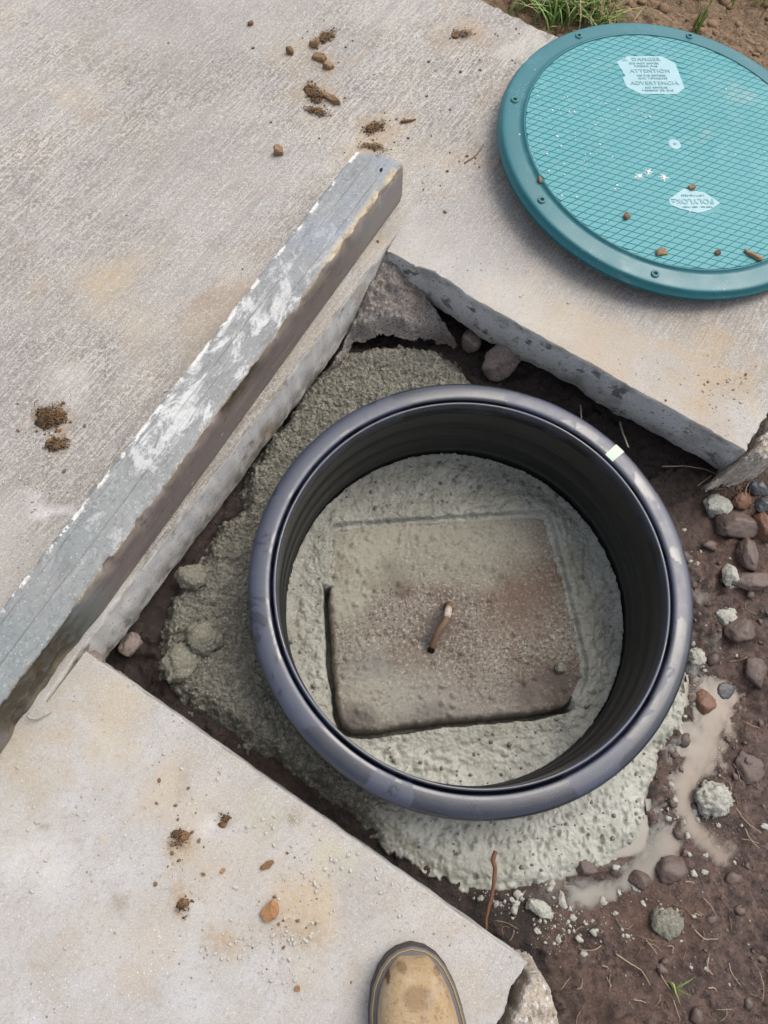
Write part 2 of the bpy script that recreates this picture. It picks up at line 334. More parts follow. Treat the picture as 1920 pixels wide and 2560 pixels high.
def mat_mud():
    t = NT('wet_brown_soil'); dry = t.attr('dry'); 
    c = t.mix(t.noise(18, 6, .65), (.074, .043, .031), (.145, .092, .072))
    c = t.mix(t.ramp(t.noise(70, 4, .7), [(.5, 0), (.66, .6)]), c, (.185, .125, .102))
    c = t.mix(t.ramp(t.noise(115, 5, .75), [(.38, .9), (.5, 0)]), c, (.026, .017, .013)); c = t.mix(t.ramp(t.noise(30, 5, .7, t.vec(loc=(4, 1, 7))), [(.40, .8), (.52, 0)]), c, (.042, .026, .02)); c = t.mix(t.ramp(t.noise(1, 4, .65, t.vec((60, 240, 60), .9)), [(.60, 0), (.67, .7)]), c, (.20, .145, .105))
    c = t.mix(t.ramp(t.noise(5, 4), [(.5, 0), (.65, .5)]), c, (.115, .062, .042))
    c = t.mix(t.ramp(t.vor(120), [(.07, .7), (.14, 0)]), c, (.26, .22, .185))
    d = t.mix(t.noise(22, 6, .65), (.16, .098, .055), (.29, .20, .125)); d = t.mix(t.ramp(t.noise(150, 4, .7), [(.4, .7), (.54, 0)]), d, (.09, .055, .03))
    d = t.mix(t.ramp(t.noise(1, 3, .6, t.vec((30, 320, 30), .6)), [(.60, 0), (.68, .8)]), d, (.42, .31, .17))
    c = t.mix(t.math('MULTIPLY', t.attr('hole_dark'), .92), c, t.mix(t.noise(60, 4, .7), (.012, .009, .007), (.034, .024, .019))); c = t.mix(dry, c, d); c = t.mix(t.attr('slurry'), c, t.mix(t.noise(50, 4), (.20, .195, .165), (.30, .29, .26)))
    r = t.mix(dry, t.ramp(t.noise(24, 4, .6), [(.38, .12), (.60, .5)]), (.95, .95, .95))
    return t.done(c, r, t.bump(t.noise(230, 6, .75), .9, .0045), .5)
def mat_water():
    t = NT('cloudy_puddle_water'); d = t.attr('depth')
    c = t.mix(t.noise(9, 4, .55), (.27, .21, .16), (.34, .29, .24)); c = t.mix(t.attr('milky'), c, (.31, .305, .27))
    a = t.math('SUBTRACT', 1.0, t.math('POWER', 2.718, t.math('MULTIPLY', d, -240)))
    return t.done(c, .06, t.bump(t.noise(9, 2), .02, .002), .5, Alpha=t.math('MULTIPLY', a, .97), IOR=1.33)
def mat_black():
    t = NT('black_riser_plastic'); wet = t.ramp(t.noise(6, 6, .65, dist=.5), [(.5, 0), (.515, 1)])
    c = t.mix(wet, (.020, .025, .048), (.008, .010, .019)); c = t.mix(t.ramp(t.vor(260), [(.05, .8), (.1, 0)]), c, (.25, .26, .26))  # blue of the reflected sky is put into the base colour
    c = t.mix(t.ramp(t.noise(30, 6, .75), [(.6, 0), (.75, .3)]), c, (.10, .105, .11))
    r = t.mix(wet, t.ramp(t.noise(60, 4), [(.3, .42), (.7, .52)]), t.ramp(t.noise(40, 3), [(.3, .26), (.7, .36)]))
    return t.done(c, r, t.bump(t.noise(420, 3, .6), .12, .001), .8, IOR=1.6)
def mat_wall():
    t = NT('black_riser_wall'); c = t.mix(t.noise(12, 5), (.007, .0072, .007), (.016, .0165, .0155))
    c = t.mix(t.ramp(t.vor(180), [(.04, .8), (.08, 0)]), c, (.2, .2, .18))
    z = t.sep()[2]; sm = t.math('MULTIPLY', t.mr(z, -.15, -.205), t.ramp(t.noise(30, 5, .7), [(.42, 0), (.62, .75)])); c = t.mix(sm, c, (.14, .14, .115))
    return t.done(c, .34, t.bump(t.noise(300, 3), .1, .001), .55)
def mat_lid(name, a, b, rough, wear=.35):
    t = NT(name); c = t.mix(t.noise(5, 5, .6), a, b)
    c = t.mix(t.ramp(t.noise(17, 5, .65, dist=.4), [(.56, 0), (.76, wear)]), c, (.30, .45, .46))
    c = t.mix(t.math('MULTIPLY', t.ramp(t.vor(210), [(.07, .9), (.13, 0)]), t.ramp(t.noise(6, 3), [(.5, 0), (.58, 1)])), c, (.62, .66, .64))
    c = t.mix(t.math('MULTIPLY', t.ramp(t.noise(9, 5, .6, t.vec(loc=(3, 3, 3))), [(.62, 0), (.74, .35)]), 1.0), c, (.36, .38, .34))
    return t.done(c, t.ramp(t.noise(20, 4), [(.3, rough), (.7, rough+.16)]), t.bump(t.noise(420, 3), .12, .001), .5)
def plain(name, a, b, rough=.8, sc=60, bs=.4, bd=.002, spec=.3, speck=None):
    t = NT(name); c = t.mix(t.noise(sc, 5, .65), a, b)
    if speck: c = t.mix(t.ramp(t.noise(sc*3, 3, .7), [(.52, 0), (.64, .8)]), c, speck)
    return t.done(c, rough, t.bump(t.noise(sc*2.5, 4, .7), bs, bd), spec)
def mat_timber_top():
    t = NT('weathered_grey_paint'); x, y, z = t.sep()[:3]; gr = t.noise(1, 5, .65, t.vec((7, 230, 230)))
    c = t.mix(t.noise(9, 5, .6), (.185, .19, .185), (.27, .27, .262))
    c = t.mix(t.math('MULTIPLY', t.mr(x, .55, .85), t.ramp(t.noise(8, 4), [(.36, .1), (.6, .9)])), c, (.225, .27, .335))
    c = t.mix(t.math('MULTIPLY', t.mr(x, .3, -.05), t.ramp(t.noise(7, 4, .6, t.vec(loc=(5, 0, 0))), [(.4, 0), (.62, .7)])), c, (.165, .20, .20))
    c = t.mix(t.math('MULTIPLY', t.ramp(gr, [(.56, 0), (.72, .6)]), .6), c, (.115, .11, .105))
    # rubbed-in white: along the left edge and across the middle
    wz = t.math('MULTIPLY', t.mr(t.math('ABSOLUTE', t.math('SUBTRACT', x, .42)), .42, .12), t.ramp(t.noise(1, 8, .74, t.vec((14, 30, 30)), dist=.9), [(.50, 0), (.575, .95)]))
    c = t.mix(t.ramp(t.noise(1, 5, .7, t.vec((9, 40, 40), loc=(4, 4, 4))), [(.55, 0), (.66, .6)]), c, (.125, .13, .13)); c = t.mix(wz, c, (.50, .50, .485))
    ed = t.math('MULTIPLY', t.mr(y, .034, .038), t.ramp(t.noise(26, 5, .65), [(.50, 0), (.54, 1)])); c = t.mix(ed, c, (.66, .64, .6))
    c = t.mix(t.math('MULTIPLY', t.mr(y, -.026, -.040), t.math('MULTIPLY', t.mr(x, .62, .72), t.ramp(t.noise(22, 4), [(.4, 0), (.52, 1)]))), c, (.50, .39, .22))
    c = t.mix(t.math('MULTIPLY', t.mr(x, .93, .955), t.ramp(t.noise(28, 4), [(.36, 0), (.5, 1)])), c, (.45, .35, .21))
    c = t.mix(t.math('MULTIPLY', t.mr(y, -.034, -.040), t.ramp(t.noise(24, 5, .7), [(.47, 0), (.53, .9)])), c, (.17, .125, .07))
    c = t.mix(t.ramp(t.vor(160), [(.07, .9), (.14, 0)]), c, (.62, .61, .59))
    c = t.mix(t.ramp(t.noise(170, 5, .75), [(.36, .6), (.47, 0)]), c, (.12, .115, .105)); c = t.mix(t.ramp(t.noise(150, 5, .75, t.vec(loc=(9, 9, 2))), [(.56, 0), (.66, .5)]), c, (.42, .42, .40))
    return t.done(c, t.ramp(t.noise(20), [(.3, .5), (.7, .75)]), t.bump(t.math('ADD', gr, t.noise(200, 4)), .3, .0015), .4)
def mat_timber_side():
    t = NT('weathered_brown_paint'); x, y, z = t.sep()[:3]; gr = t.noise(1, 5, .7, t.vec((9, 210, 210)))
    c = t.mix(t.noise(10, 5, .6), (.155, .122, .105), (.215, .178, .16)); c = t.mix(t.ramp(gr, [(.52, 0), (.66, .75)]), c, (.10, .08, .066)); c = t.mix(t.ramp(t.noise(90, 5, .75), [(.56, 0), (.66, .6)]), c, (.29, .255, .235)); c = t.mix(t.ramp(t.noise(1, 4, .6, t.vec((30, 90, 90), loc=(2, 7, 3))), [(.62, 0), (.68, .8)]), c, (.07, .055, .045))
    c = t.mix(t.math('MULTIPLY', t.mr(x, .70, .82), .7), c, (.25, .235, .22))
    gz = t.math('MULTIPLY', t.mr(x, .10, .0), t.ramp(t.noise(9), [(.38, .2), (.55, .9)])); c = t.mix(gz, c, (.17, .20, .19))
    rot = t.math('MULTIPLY', t.attr('rot'), t.ramp(t.noise(60, 4), [(.3, .55), (.5, 1)])); c = t.mix(rot, c, t.mix(t.noise(130, 4, .7), (.035, .026, .016), (.10, .08, .05)))
    c = t.mix(t.math('MULTIPLY', t.mr(z, -.030, -.0445), t.ramp(t.noise(22, 4), [(.42, 0), (.54, .8)])), c, (.36, .29, .19))
    c = t.mix(t.ramp(t.noise(24, 5, .7), [(.66, 0), (.72, .8)]), c, (.50, .48, .45))
    c = t.mix(t.math('MULTIPLY', t.mr(z, .034, .0445), t.ramp(t.noise(40, 4), [(.42, 0), (.52, .9)])), c, (.13, .10, .06))
    return t.done(c, .7, t.bump(gr, .35, .002), .3)
def mat_hatch():
    t = NT('stained_hatch_concrete'); wc = t.noise(14, 4, .6, col=True)
    c = t.mix(t.noise(13, 5, .6), (.135, .110, .084), (.24, .21, .168)); c = t.mix(t.ramp(t.noise(6, 4, .6), [(.40, 0), (.56, .85)]), c, (.118, .076, .052))
    c = t.mix(t.ramp(t.noise(190, 4, .75), [(.42, .9), (.50, 0)]), c, (.065, .05, .04)); c = t.mix(t.ramp(t.noise(170, 4, .75, t.vec(loc=(1, 5, 2))), [(.53, 0), (.62, .75)]), c, (.37, .345, .295))
    for (x, y, r, col, a, ax) in [(1190, 1500, 75, (.075, .055, .045), .85, 1.2), (850, 1235, 30, (.07, .045, .03), .8, 1), (870, 1270, 26, (.08, .05, .035), .8, .8), (920, 1385, 13, (.05, .055, .075), .85, .7), (945, 1350, 26, (.09, .075, .07), .8, 1), (800, 1440, 30, (.09, .09, .09), .7, 1.8), (1130, 1290, 70, (.13, .09, .065), .7, 1),
                              (790, 1180, 90, (.30, .295, .225), .85, 1), (750, 1300, 60, (.29, .285, .22), .8, .6), (1000, 1130, 120, (.27, .265, .205), .8, 1.6), (830, 1500, 90, (.30, .29, .24), .7, 1.6), (1010, 1560, 90, (.22, .205, .18), .6, 1.6), (770, 1560, 40, (.07, .062, .055), .8, 1), (930, 1570, 40, (.09, .08, .07), .6, 2)]:
        g = D(x, y, -.2); k = dsize(x, y, -.2); c = t.mix(t.math('MULTIPLY', t.spot(g[0], g[1], r*k*1.45, .7, wc, r*k*.9, ax), t.math('MULTIPLY', a, t.ramp(t.noise(120, 4, .7), [(.36, .45), (.48, 1)]))), c, col)
    return t.done(c, .75, t.bump(t.noise(180, 5, .7), .6, .003), .35)

M = dict(slab=mat_slab(), cut=mat_cutgrey(), white=mat_whiteface(), rough=mat_roughconc(), mortar=mat_mortar(), mud=mat_mud(), water=mat_water(),
         black=mat_black(), wall=mat_wall(), rim=mat_lid('green_lid_rim', (.006, .095, .108), (.014, .145, .172), .26, .14), panel=mat_lid('green_lid_panel', (.046, .225, .240), (.072, .285, .305), .5, .25),
         plaque=plain('pale_moulded_plaque', (.20, .36, .385), (.36, .50, .53), .35, 30, .1), letter=plain('moulded_letter', (.14, .30, .31), (.19, .36, .37), .4, 50, .1),
         hole=plain('dark_screw_hole', (.006, .02, .02), (.01, .03, .03), .5), boss=plain('screw_boss_plastic', (.03, .13, .14), (.05, .18, .19), .3, 40, .1),
         ttop=mat_timber_top(), tside=mat_timber_side(), hatch=mat_hatch(), tape=plain('pale_green_tape', (.44, .56, .41), (.52, .62, .48), .5, 40, .1),
         rust=plain('rusty_bar', (.11, .065, .035), (.20, .13, .085), .7, 120, .5), barwhite=plain('chipped_white_bar', (.16, .105, .065), (.70, .63, .56), .7, 150, .5, speck=(.34, .27, .12)),
         lump=plain('mortar_lump_skin', (.155, .149, .112), (.265, .255, .20), .85, 75, 1, .006, speck=(.36, .345, .28)), pale=plain('pale_mortar_crust', (.33, .32, .27), (.50, .49, .43), .85, 90, .8, .004, speck=(.2, .2, .16)),
         stone=plain('muddy_brown_stone', (.072, .050, .040), (.145, .105, .088), .5, 45, .6, .003, spec=.4), red=plain('reddish_stone', (.11, .052, .03), (.185, .098, .06), .5, 40, .5, .003, spec=.4),
         dark=plain('dark_wet_stone', (.035, .036, .038), (.075, .075, .078), .4, 40, .5, .003, spec=.5), pink=plain('pinkish_rubble', (.19, .145, .12), (.34, .28, .25), .85, 70, .8, .004, speck=(.12, .10, .09)),
         chip=plain('tan_wood_chip', (.17, .10, .052), (.33, .215, .12), .8, 160, .8), chipd=plain('brown_bark', (.12, .062, .03), (.215, .125, .065), .8, 70, .8), chipo=plain('orange_wood_chip', (.24, .115, .048), (.43, .235, .11), .75, 120, .8),
         fib=plain('dry_root_fibre', (.17, .10, .05), (.30, .195, .105), .85, 80, .2), fibd=plain('dark_root_fibre', (.05, .03, .016), (.105, .064, .034), .9, 90, .3),
         straw=plain('pale_straw', (.30, .225, .15), (.44, .35, .25), .7, 90, .2), twig=plain('dark_twig', (.10, .075, .055), (.17, .13, .10), .8, 90, .3), stick=plain('reddish_stick_bark', (.10, .043, .024), (.22, .105, .06), .6, 90, .4), rootg=plain('grey_root', (.20, .17, .14), (.32, .28, .24), .8, 60, .3),
         grass=plain('fresh_grass', (.10, .19, .035), (.22, .33, .085), .5, 20, .1), gdry=plain('yellowed_grass', (.36, .31, .14), (.50, .44, .23), .6, 20, .1),
         leather=None, sole=plain('muddy_rubber_sole', (.035, .026, .022), (.085, .066, .056), .7, 60, .7, .003), welt=plain('grey_boot_welt', (.075, .068, .075), (.13, .118, .125), .5, 50, .3), stitch=plain('yellow_welt_stitching', (.30, .21, .05), (.40, .29, .09), .6, 200, .2), lace=plain('brown_lace', (.06, .04, .02), (.1, .07, .04), .8), lining=plain('dark_boot_lining', (.05, .035, .025), (.08, .06, .045), .9),
         agg=plain('dark_aggregate', (.075, .076, .066), (.16, .16, .14), .4, 40, .3, spec=.5), peel=plain('peeled_paint_curl', (.30, .275, .23), (.42, .39, .34), .7, 60, .2), crumb=plain('pale_crumb', (.32, .30, .26), (.50, .48, .44), .9, 60, .4), splat=plain('white_cement_splash', (.62, .64, .62), (.74, .75, .73), .8, 90, .5))
def mat_leather():
    t = NT('dusty_tan_leather'); wc = t.noise(40, 4, .6, col=True)
    c = t.mix(t.noise(22, 5, .6), (.30, .205, .105), (.41, .30, .175)); c = t.mix(t.ramp(t.noise(70, 4, .7), [(.56, 0), (.68, .6)]), c, (.15, .085, .042))
    c = t.mix(t.ramp(t.vor(150), [(.1, .6), (.2, 0)]), c, (.12, .07, .035))
    for x, y, r, ax, a in [(838, 2108, 13, .35, .9), (868, 2090, 10, 1, .5), (946, 2098, 8, 1.2, .6), (900, 2150, 20, 1.5, .4)]:
        g = D(x, y, .06); k = dsize(x, y, .06); c = t.mix(t.math('MULTIPLY', t.spot(g[0]-BOOT[0], g[1]-BOOT[1], r*k*1.3, .35, wc, r*k*.7, ax), a), c, (.085, .040, .016))
    c = t.mix(t.ramp(t.noise(28, 5, .7, t.vec(loc=(1, 2, 3))), [(.5, 0), (.62, .5)]), c, (.42, .34, .245))
    return t.done(c, .68, t.bump(t.math('ADD', t.noise(170, 5, .75), t.noise(1, 3, .6, t.vec((30, 110, 60)))), .8, .003), .35)
BOOT = np.array([.088, -.181, 0])
M['leather'] = mat_leather()

# ------------------------------------------------------------------ setting: pavement slab with the sawn notch
d1 = np.array([.5125, .8587]); p1 = np.array([.8587, -.5125])            # along / across the timber
e1 = np.array([.832, -.555]); f1 = np.array([.555, .832])                # along / across the two sawn edges
P1 = D(178, 1402)[:2]; P2 = D(833, 540)[:2]; P3 = D(1612, 975)[:2]; PB = D(1140, 2079)[:2]
P4 = P3+f1*.655; P5 = P4-e1*6.0; P6 = P5-f1*7; P7 = PB-f1*3.0
def resample(a, b, step, jit, seed, n=None):
    L = np.linalg.norm(b-a); k = max(2, int(L/step)); t = np.linspace(0, 1, k, endpoint=False)
    q = a+(b-a)*t[:, None]; nr = np.array([-(b-a)[1], (b-a)[0]])/L
    w = jit*(fbm(t*L*14+seed*5.1, t*0+seed, 4, seed, .6)*1.6); w = w*np.minimum(1, np.minimum(t, 1-t)*L/.02)
    return q+nr*w[:, None]
def slab_outline():
    pts = []; kind = []
    def run(a, b, step, jit, seed, k):
        q = resample(np.asarray(a), np.asarray(b), step, jit, seed); pts.extend(q.tolist()); kind.extend([k]*len(q))
    k1 = P1-d1*.085; k2 = P2+d1*.045; w = .0022
    run(PB, P1+p1*w+d1*0, .004, .0016, 3, 3)
    pts.extend([(k1+p1*w).tolist(), (k1-p1*.0004).tolist()]); kind.extend([2, 2])      # overrun of the saw below the corner
    run(P1-p1*w, P2-p1*w, .005, .0030, 5, 2)
    pts.extend([k2.tolist()]); kind.extend([2])
    run(P2+p1*w*1.5, P2+(P3-P2)*.09, .004, .002, 8, 1)
    A = P2+(P3-P2)*.09; B = P2+(P3-P2)*.24                                             # spall in the top arris
    q = resample(A, B, .004, .004, 9); t = np.linspace(0, 1, len(q)); q = q+f1*(np.sin(t*np.pi)**.7*.011*(1-.5*t))[:, None]; pts.extend(q.tolist()); kind.extend([1]*len(q))
    run(B, P3, .005, .0030, 11, 1)
    run(P3, P3+f1*.25, .006, .008, 13, 4); run(P3+f1*.25, P4, .05, .004, 14, 4)
    run(P4, P4-e1*1.3, .008, .010, 15, 4); run(P4-e1*1.3, P5, .3, 0, 16, 4); run(P5, P6, .5, 0, 17, 4); run(P6, P7, .5, 0, 18, 4); run(P7, PB-f1*.3, .3, 0, 19, 4); run(PB-f1*.3, PB, .005, .006, 20, 4)
    return np.array(pts), kind
SO, SK = slab_outline()
TH = .118
def build_slab():
    n = len(SO); nxt = np.roll(SO, -1, 0); prv = np.roll(SO, 1, 0)
    tg = nxt-prv; tg /= np.linalg.norm(tg, axis=1)[:, None]+1e-9
    out = np.stack([tg[:, 1], -tg[:, 0]], 1)
    area = np.sum(SO[:, 0]*nxt[:, 1]-nxt[:, 0]*SO[:, 1])
    if area < 0: out = -out
    rows = [0, -.0025, -.010, -.022, -.036, -.05, -.064, -.078, -.092, -.105, -TH]
    s = np.concatenate([[0], np.cumsum(np.linalg.norm(nxt-SO, axis=1))[:-1]])
    V = []; SKa = np.array(SK); thick = TH+.012*fbm(s*7, s*0, 3, 4)+np.where(SKa == 1, -.020+.014*fbm(s*22, s*0, 4, 44), 0)
    ch = .0022*(1+fbm(s*60, s*0+3, 3, 12)*1.2)
    amp = np.where(np.array(SK) == 4, .010, np.where(np.array(SK) == 2, .0035, .0016))
    corner = np.abs(np.sum(np.roll(tg, 1, 0)*tg, 1)) < .97
    for i, z in enumerate(rows):
        zz = z*thick/TH
        off = amp*fbm(s*28, zz*28+s*0, 4, 21)*(0 if i == 0 else 1)
        if i == 0: off = -np.maximum(ch, 0)
        off = np.where(corner | (np.array(SK) == 0), 0, off)
        if i > 6: off = off-(.0025*(i-6)**1.3)*(np.array(SK) == 1)*.5
        V.append(np.concatenate([SO+out*off[:, None], (np.broadcast_to(zz, (n,)))[:, None]], 1))
    V = np.concatenate(V); F = []; mi = []
    sl_ = {1: 1, 2: 2, 3: 1, 4: 3}
    for r in range(len(rows)-1):
        for i in range(n):
            j = (i+1) % n; F.append([r*n+i, r*n+j, (r+1)*n+j, (r+1)*n+i]); mi.append(0 if r == 0 else sl_[SK[i]])
    F = np.array(F)
    if area > 0: F = F[:, ::-1]
    from mathutils.geometry import delaunay_2d_cdt
    O2 = V[:n, :2]; X, Y = np.meshgrid(np.arange(-.62, 1.15, .009), np.arange(-.35, 1.62, .009)); X = X+.002*rng.random(X.shape); Y = Y+.002*rng.random(Y.shape)
    dd = polydist(X, Y, O2); ip = np.stack([X[dd > .007], Y[dd > .007]], 1)
    allp = [Vector(q) for q in np.concatenate([O2, ip]).tolist()]
    vo, ed, fa, ov, oe, of = delaunay_2d_cdt(allp, [(i, (i+1) % n) for i in range(n)], [], 0, 1e-7)
    vo = np.array([q[:] for q in vo]); fa = np.array(fa); cc = vo[fa].mean(1); fa = fa[polydist(cc[:, 0], cc[:, 1], O2) > 0]
    A_ = vo[fa]; cr = (A_[:, 1, 0]-A_[:, 0, 0])*(A_[:, 2, 1]-A_[:, 0, 1])-(A_[:, 1, 1]-A_[:, 0, 1])*(A_[:, 2, 0]-A_[:, 0, 0]); fa[cr < 0] = fa[cr < 0][:, ::-1]
    base = len(V); V = np.concatenate([V, np.c_[vo, np.zeros(len(vo))]]); T = fa+base
    V[base:, 2] = 0
    me = mesh_np('concrete_pavement', V, [T, F], True, [0]*len(T)+mi)
    sm = np.array([False]*len(T)+[True]*len(F)); me.polygons.foreach_set('use_smooth', sm)
    x, y = V[:, 0], V[:, 1]; col = np.zeros((len(V), 4)); wx = fbm(x*14, y*14, 4, 401); wy = fbm(x*14, y*14, 4, 402)
    for (px_, py_, r, c_, al, ax, ro, soft) in STAINS:
        g = D(px_, py_); R = r*dsize(px_, py_)*1.25; dx = x-g[0]+wx*R*1.1; dy = y-g[1]+wy*R*1.1; ca, sa = math.cos(ro), math.sin(ro)
        q = np.hypot((dx*ca+dy*sa)/ax, -dx*sa+dy*ca)/R; a = sstep(1, 1-soft, q)*al
        na = a+col[:, 3]*(1-a); col[:, :3] = np.where(na[:, None] > 1e-5, (np.array(c_)*a[:, None]+col[:, :3]*(col[:, 3]*(1-a))[:, None])/np.maximum(na, 1e-5)[:, None], col[:, :3]); col[:, 3] = na
    at = me.attributes.new('stain', 'FLOAT_COLOR', 'POINT'); at.data.foreach_set('color', col.astype(np.float32).ravel())
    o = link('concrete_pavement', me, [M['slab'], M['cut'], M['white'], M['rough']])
    return tag(o, 'pale broom-finished concrete pavement with a square notch sawn out', kind='structure')
slab = build_slab()

# ------------------------------------------------------------------ setting: soil, mortar bed, puddle
RC = np.array([.2010, .3056])                                            # riser centre
PUD = [np.array([D(x, y, -.137)[:2] for x, y in q]) for q in ([(1555, 1500), (1530, 1570), (1505, 1625), (1478, 1690), (1470, 1745), (1500, 1800), (1550, 1850)], [(1250, 1935), (1330, 1925), (1400, 1885), (1450, 1820)])]
PUDW = [.046, .046]; WL = -.1355
MOR = np.array([D(x, y, -.13)[:2] for x, y in [(690, 775), (740, 742), (830, 730), (905, 733), (960, 745), (1020, 790), (1065, 850), (1200, 1000), (1380, 1150), (1478, 1260), (1500, 1360), (1505, 1440), (1500, 1520), (1475, 1585), (1440, 1640), (1420, 1720), (1418, 1800), (1400, 1850), (1330, 1880), (1260, 1905), (1180, 1925), (1100, 1945), (1030, 1935), (960, 1905), (900, 1872), (840, 1830), (740, 1765), (640, 1690), (540, 1625), (450, 1560), (370, 1520), (330, 1460), (322, 1390), (340, 1310), (385, 1238), (425, 1185), (452, 1120), (505, 1090), (500, 1055), (520, 1005), (560, 945), (605, 885), (650, 825)]])
def puddle_d(x, y):
    w = .018*fbm(x*16, y*16, 3, 41); dep = 0
    for P, wd in zip(PUD, PUDW): dep = np.maximum(dep, sstep(wd+.022, -.02, polydist(x, y, P, False)+w))
    return dep
def ground_h(x, y, fine=True):
    u = p1[0]*x+p1[1]*y; v = f1[0]*x+f1[1]*y
    z = -.131+.010*fbm(x*5, y*5, 3, 1)+.010*fbm(x*15, y*15, 3, 2)
    z = z+.030*sstep(.62, .82, x+.25*(y-.3))*sstep(-.1, .25, y)                   # spoil heaped at the right
    z = z+.018*sstep(-.05, -.30, y)*sstep(.25, .5, x)
    z = z-.030*sstep(.10, .0, np.abs(v+.045))*sstep(.30, .05, x)                 # dark gaps beside the sawn edges
    z = z-.022*sstep(.09, .01, np.abs(u+.40))*sstep(.9, .6, v)-.030*sstep(.12, .02, np.abs(v-.78))*sstep(.75, .5, x)
    if fine:
        wx = .012*perlin(x*34, y*34, 12); wy = .012*perlin(x*34, y*34, 13); act = sstep(-.15, .35, fbm(x*7, y*7, 3, 14))
        z = z+.0120*caps(x+wx, y+wy, 42, 3, -.5, 1)*act+.0075*caps(x+wx*.6, y+wy*.6, 95, 6, -.4, 1)*(.45+.55*act)+.0030*caps(x, y, 170, 16, -.4, 1)
        z = z+.0065*fbm(x*60, y*60, 4, 8, .7)
        f, g, c = worley(x*20+.3*perlin(x*40, y*40), y*20, 9); z = z+.010*np.where(c > .62, np.clip(.7-f, 0, 1), 0)*sstep(.55, .8, x)
    pd = puddle_d(x, y); z = z*(1-pd*.92)+(WL-.011+.002*fbm(x*40, y*40, 3, 5))*pd*.92
    z = z-.06*sstep(.004, .035, polydist(x, y, MOR))-.2*sstep(.335, .315, np.hypot(x-RC[0], y-RC[1]))
    ins = polydist(x, y, np.array([P1, P2, P3, P4, P5, P6, P7, PB]))
    z = np.where(ins > 0, np.minimum(z, -.145), z); 
    # undug ground level behind and beyond the pavement
    up = np.maximum(sstep(1.40, 1.452, v), np.maximum(sstep(1.15, 1.5, x), sstep(-.75, -1.5, y)))
    tz = -.03+.016*fbm(x*6, y*6, 4, 51)+(.016*np.clip(.8-worley(x*26, y*26, 52)[0], 0, 1)*worley(x*26, y*26, 52)[2]+.006*fbm(x*60, y*60, 3, 53) if fine else 0)
    return z*(1-up)+tz*up
def axis(lo, hi, st, far):
    a = np.arange(lo, hi, st); q = [hi]; s = st*2
    while q[-1] < far: s *= 1.35; q.append(q[-1]+s)
    b = [lo]; s = st*2
    while b[-1] > -far: s *= 1.35; b.append(b[-1]-s)
    return np.concatenate([b[::-1][:-1], a, q])
gx = axis(-.50, 1.20, .0036, 60); gy = axis(-.50, 1.96, .0040, 60)
X, Y = np.meshgrid(gx, gy); Z = ground_h(X, Y)
v_ = f1[0]*X+f1[1]*Y
dry = np.maximum(sstep(1.25, 1.42, v_), sstep(1.2, 1.6, X))
rr = np.hypot(X-RC[0], Y-RC[1])
slur = sstep(.07, .0, rr-.335)*sstep(.05, .2, X-RC[0])*sstep(.30, .62, fbm(X*30, Y*30, 4, 60)+.5)*.8
slur = np.maximum(slur, sstep(.05, .0, -polydist(X, Y, MOR))*sstep(.4, .7, fbm(X*24, Y*24, 4, 61)+.42)*sstep(.25, .4, X))
hole_dark = sstep(.46, .34, X-.25*(Y-.3))*sstep(.9, .84, v_)+sstep(.13, .05, np.abs(v_-.77))*sstep(.7, .55, X); hole_dark = np.clip(np.where(v_ > 1, 0, hole_dark)*sstep(-.16, -.08, v_)+sstep(.10, .02, np.abs(v_+.06))*sstep(.36, .22, X), 0, 1)*np.clip(.85+.5*fbm(X*20, Y*20, 3, 62), 0, 1)  # soil colour taken to near black in the hole and beside the sawn edges
gm = grid_mesh('soil_ground', X, Y, Z, None, {'dry': dry, 'slurry': slur, 'hole_dark': hole_dark})
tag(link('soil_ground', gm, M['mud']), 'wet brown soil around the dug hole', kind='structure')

def grid(x0, x1, y0, y1, st):
    return np.meshgrid(np.arange(x0, x1, st), np.arange(y0, y1, st))
X, Y = grid(-.38, .68, -.18, .90, .0017)
mdist = polydist(X, Y, MOR)+.030*fbm(X*10, Y*10, 3, 68)*sstep(.2, .4, X)+.014*fbm(X*22, Y*22, 4, 70)+.008*fbm(X*70, Y*70, 3, 71)
rr = np.hypot(X-RC[0], Y-RC[1])
wetm = sstep(-.02, .11, X*.75-Y*.55-.02+.05*fbm(X*9, Y*9, 4, 69))                                         # slurry runs to the lower right
base = -.126-.002*wetm+.014*fbm(X*8, Y*8, 3, 72)*(1-.7*wetm)
wx_ = .010*perlin(X*40, Y*40, 2); wy_ = .010*perlin(X*40, Y*40, 3); act = sstep(-.25, .25, fbm(X*11, Y*11, 3, 77))
def block(x, y, k, sd):
    f, g, c = worley(x*k, y*k, sd); return np.clip((g-f)*2.6, 0, 1)*(.15+.85*c)
crumb = .008*caps(X+wx_, Y+wy_, 58, 73, 0, 1)*act+.0060*block(X+wx_*.6, Y+wy_*.6, 88, 74)+.0042*block(X+wx_*.3, Y, 150, 81)+.0030*caps(X, Y, 215, 78, -.2, 1)
tone = np.clip(.5+.5*(worley(X+wx_*.6, Y+wy_*.6, 1)[2]*0+worley((X+wx_*.6)*88, (Y+wy_*.6)*88, 74)[2]-.5)+.5*(worley((X+wx_*.3)*150, Y*150, 81)[2]-.5), 0, 1)
smooth = .0030*fbm(X*17, Y*17, 3, 75, .5)+.0011*fbm(X*110, Y*110, 3, 79); f_, g_, c_ = worley(X*75, Y*75, 76); smooth = smooth+np.where(c_ > .82, .0042, 0)*np.clip(1-f_*2, 0, 1)-np.where(c_ < .14, .0060, 0)*np.clip(1-f_*2.2, 0, 1)
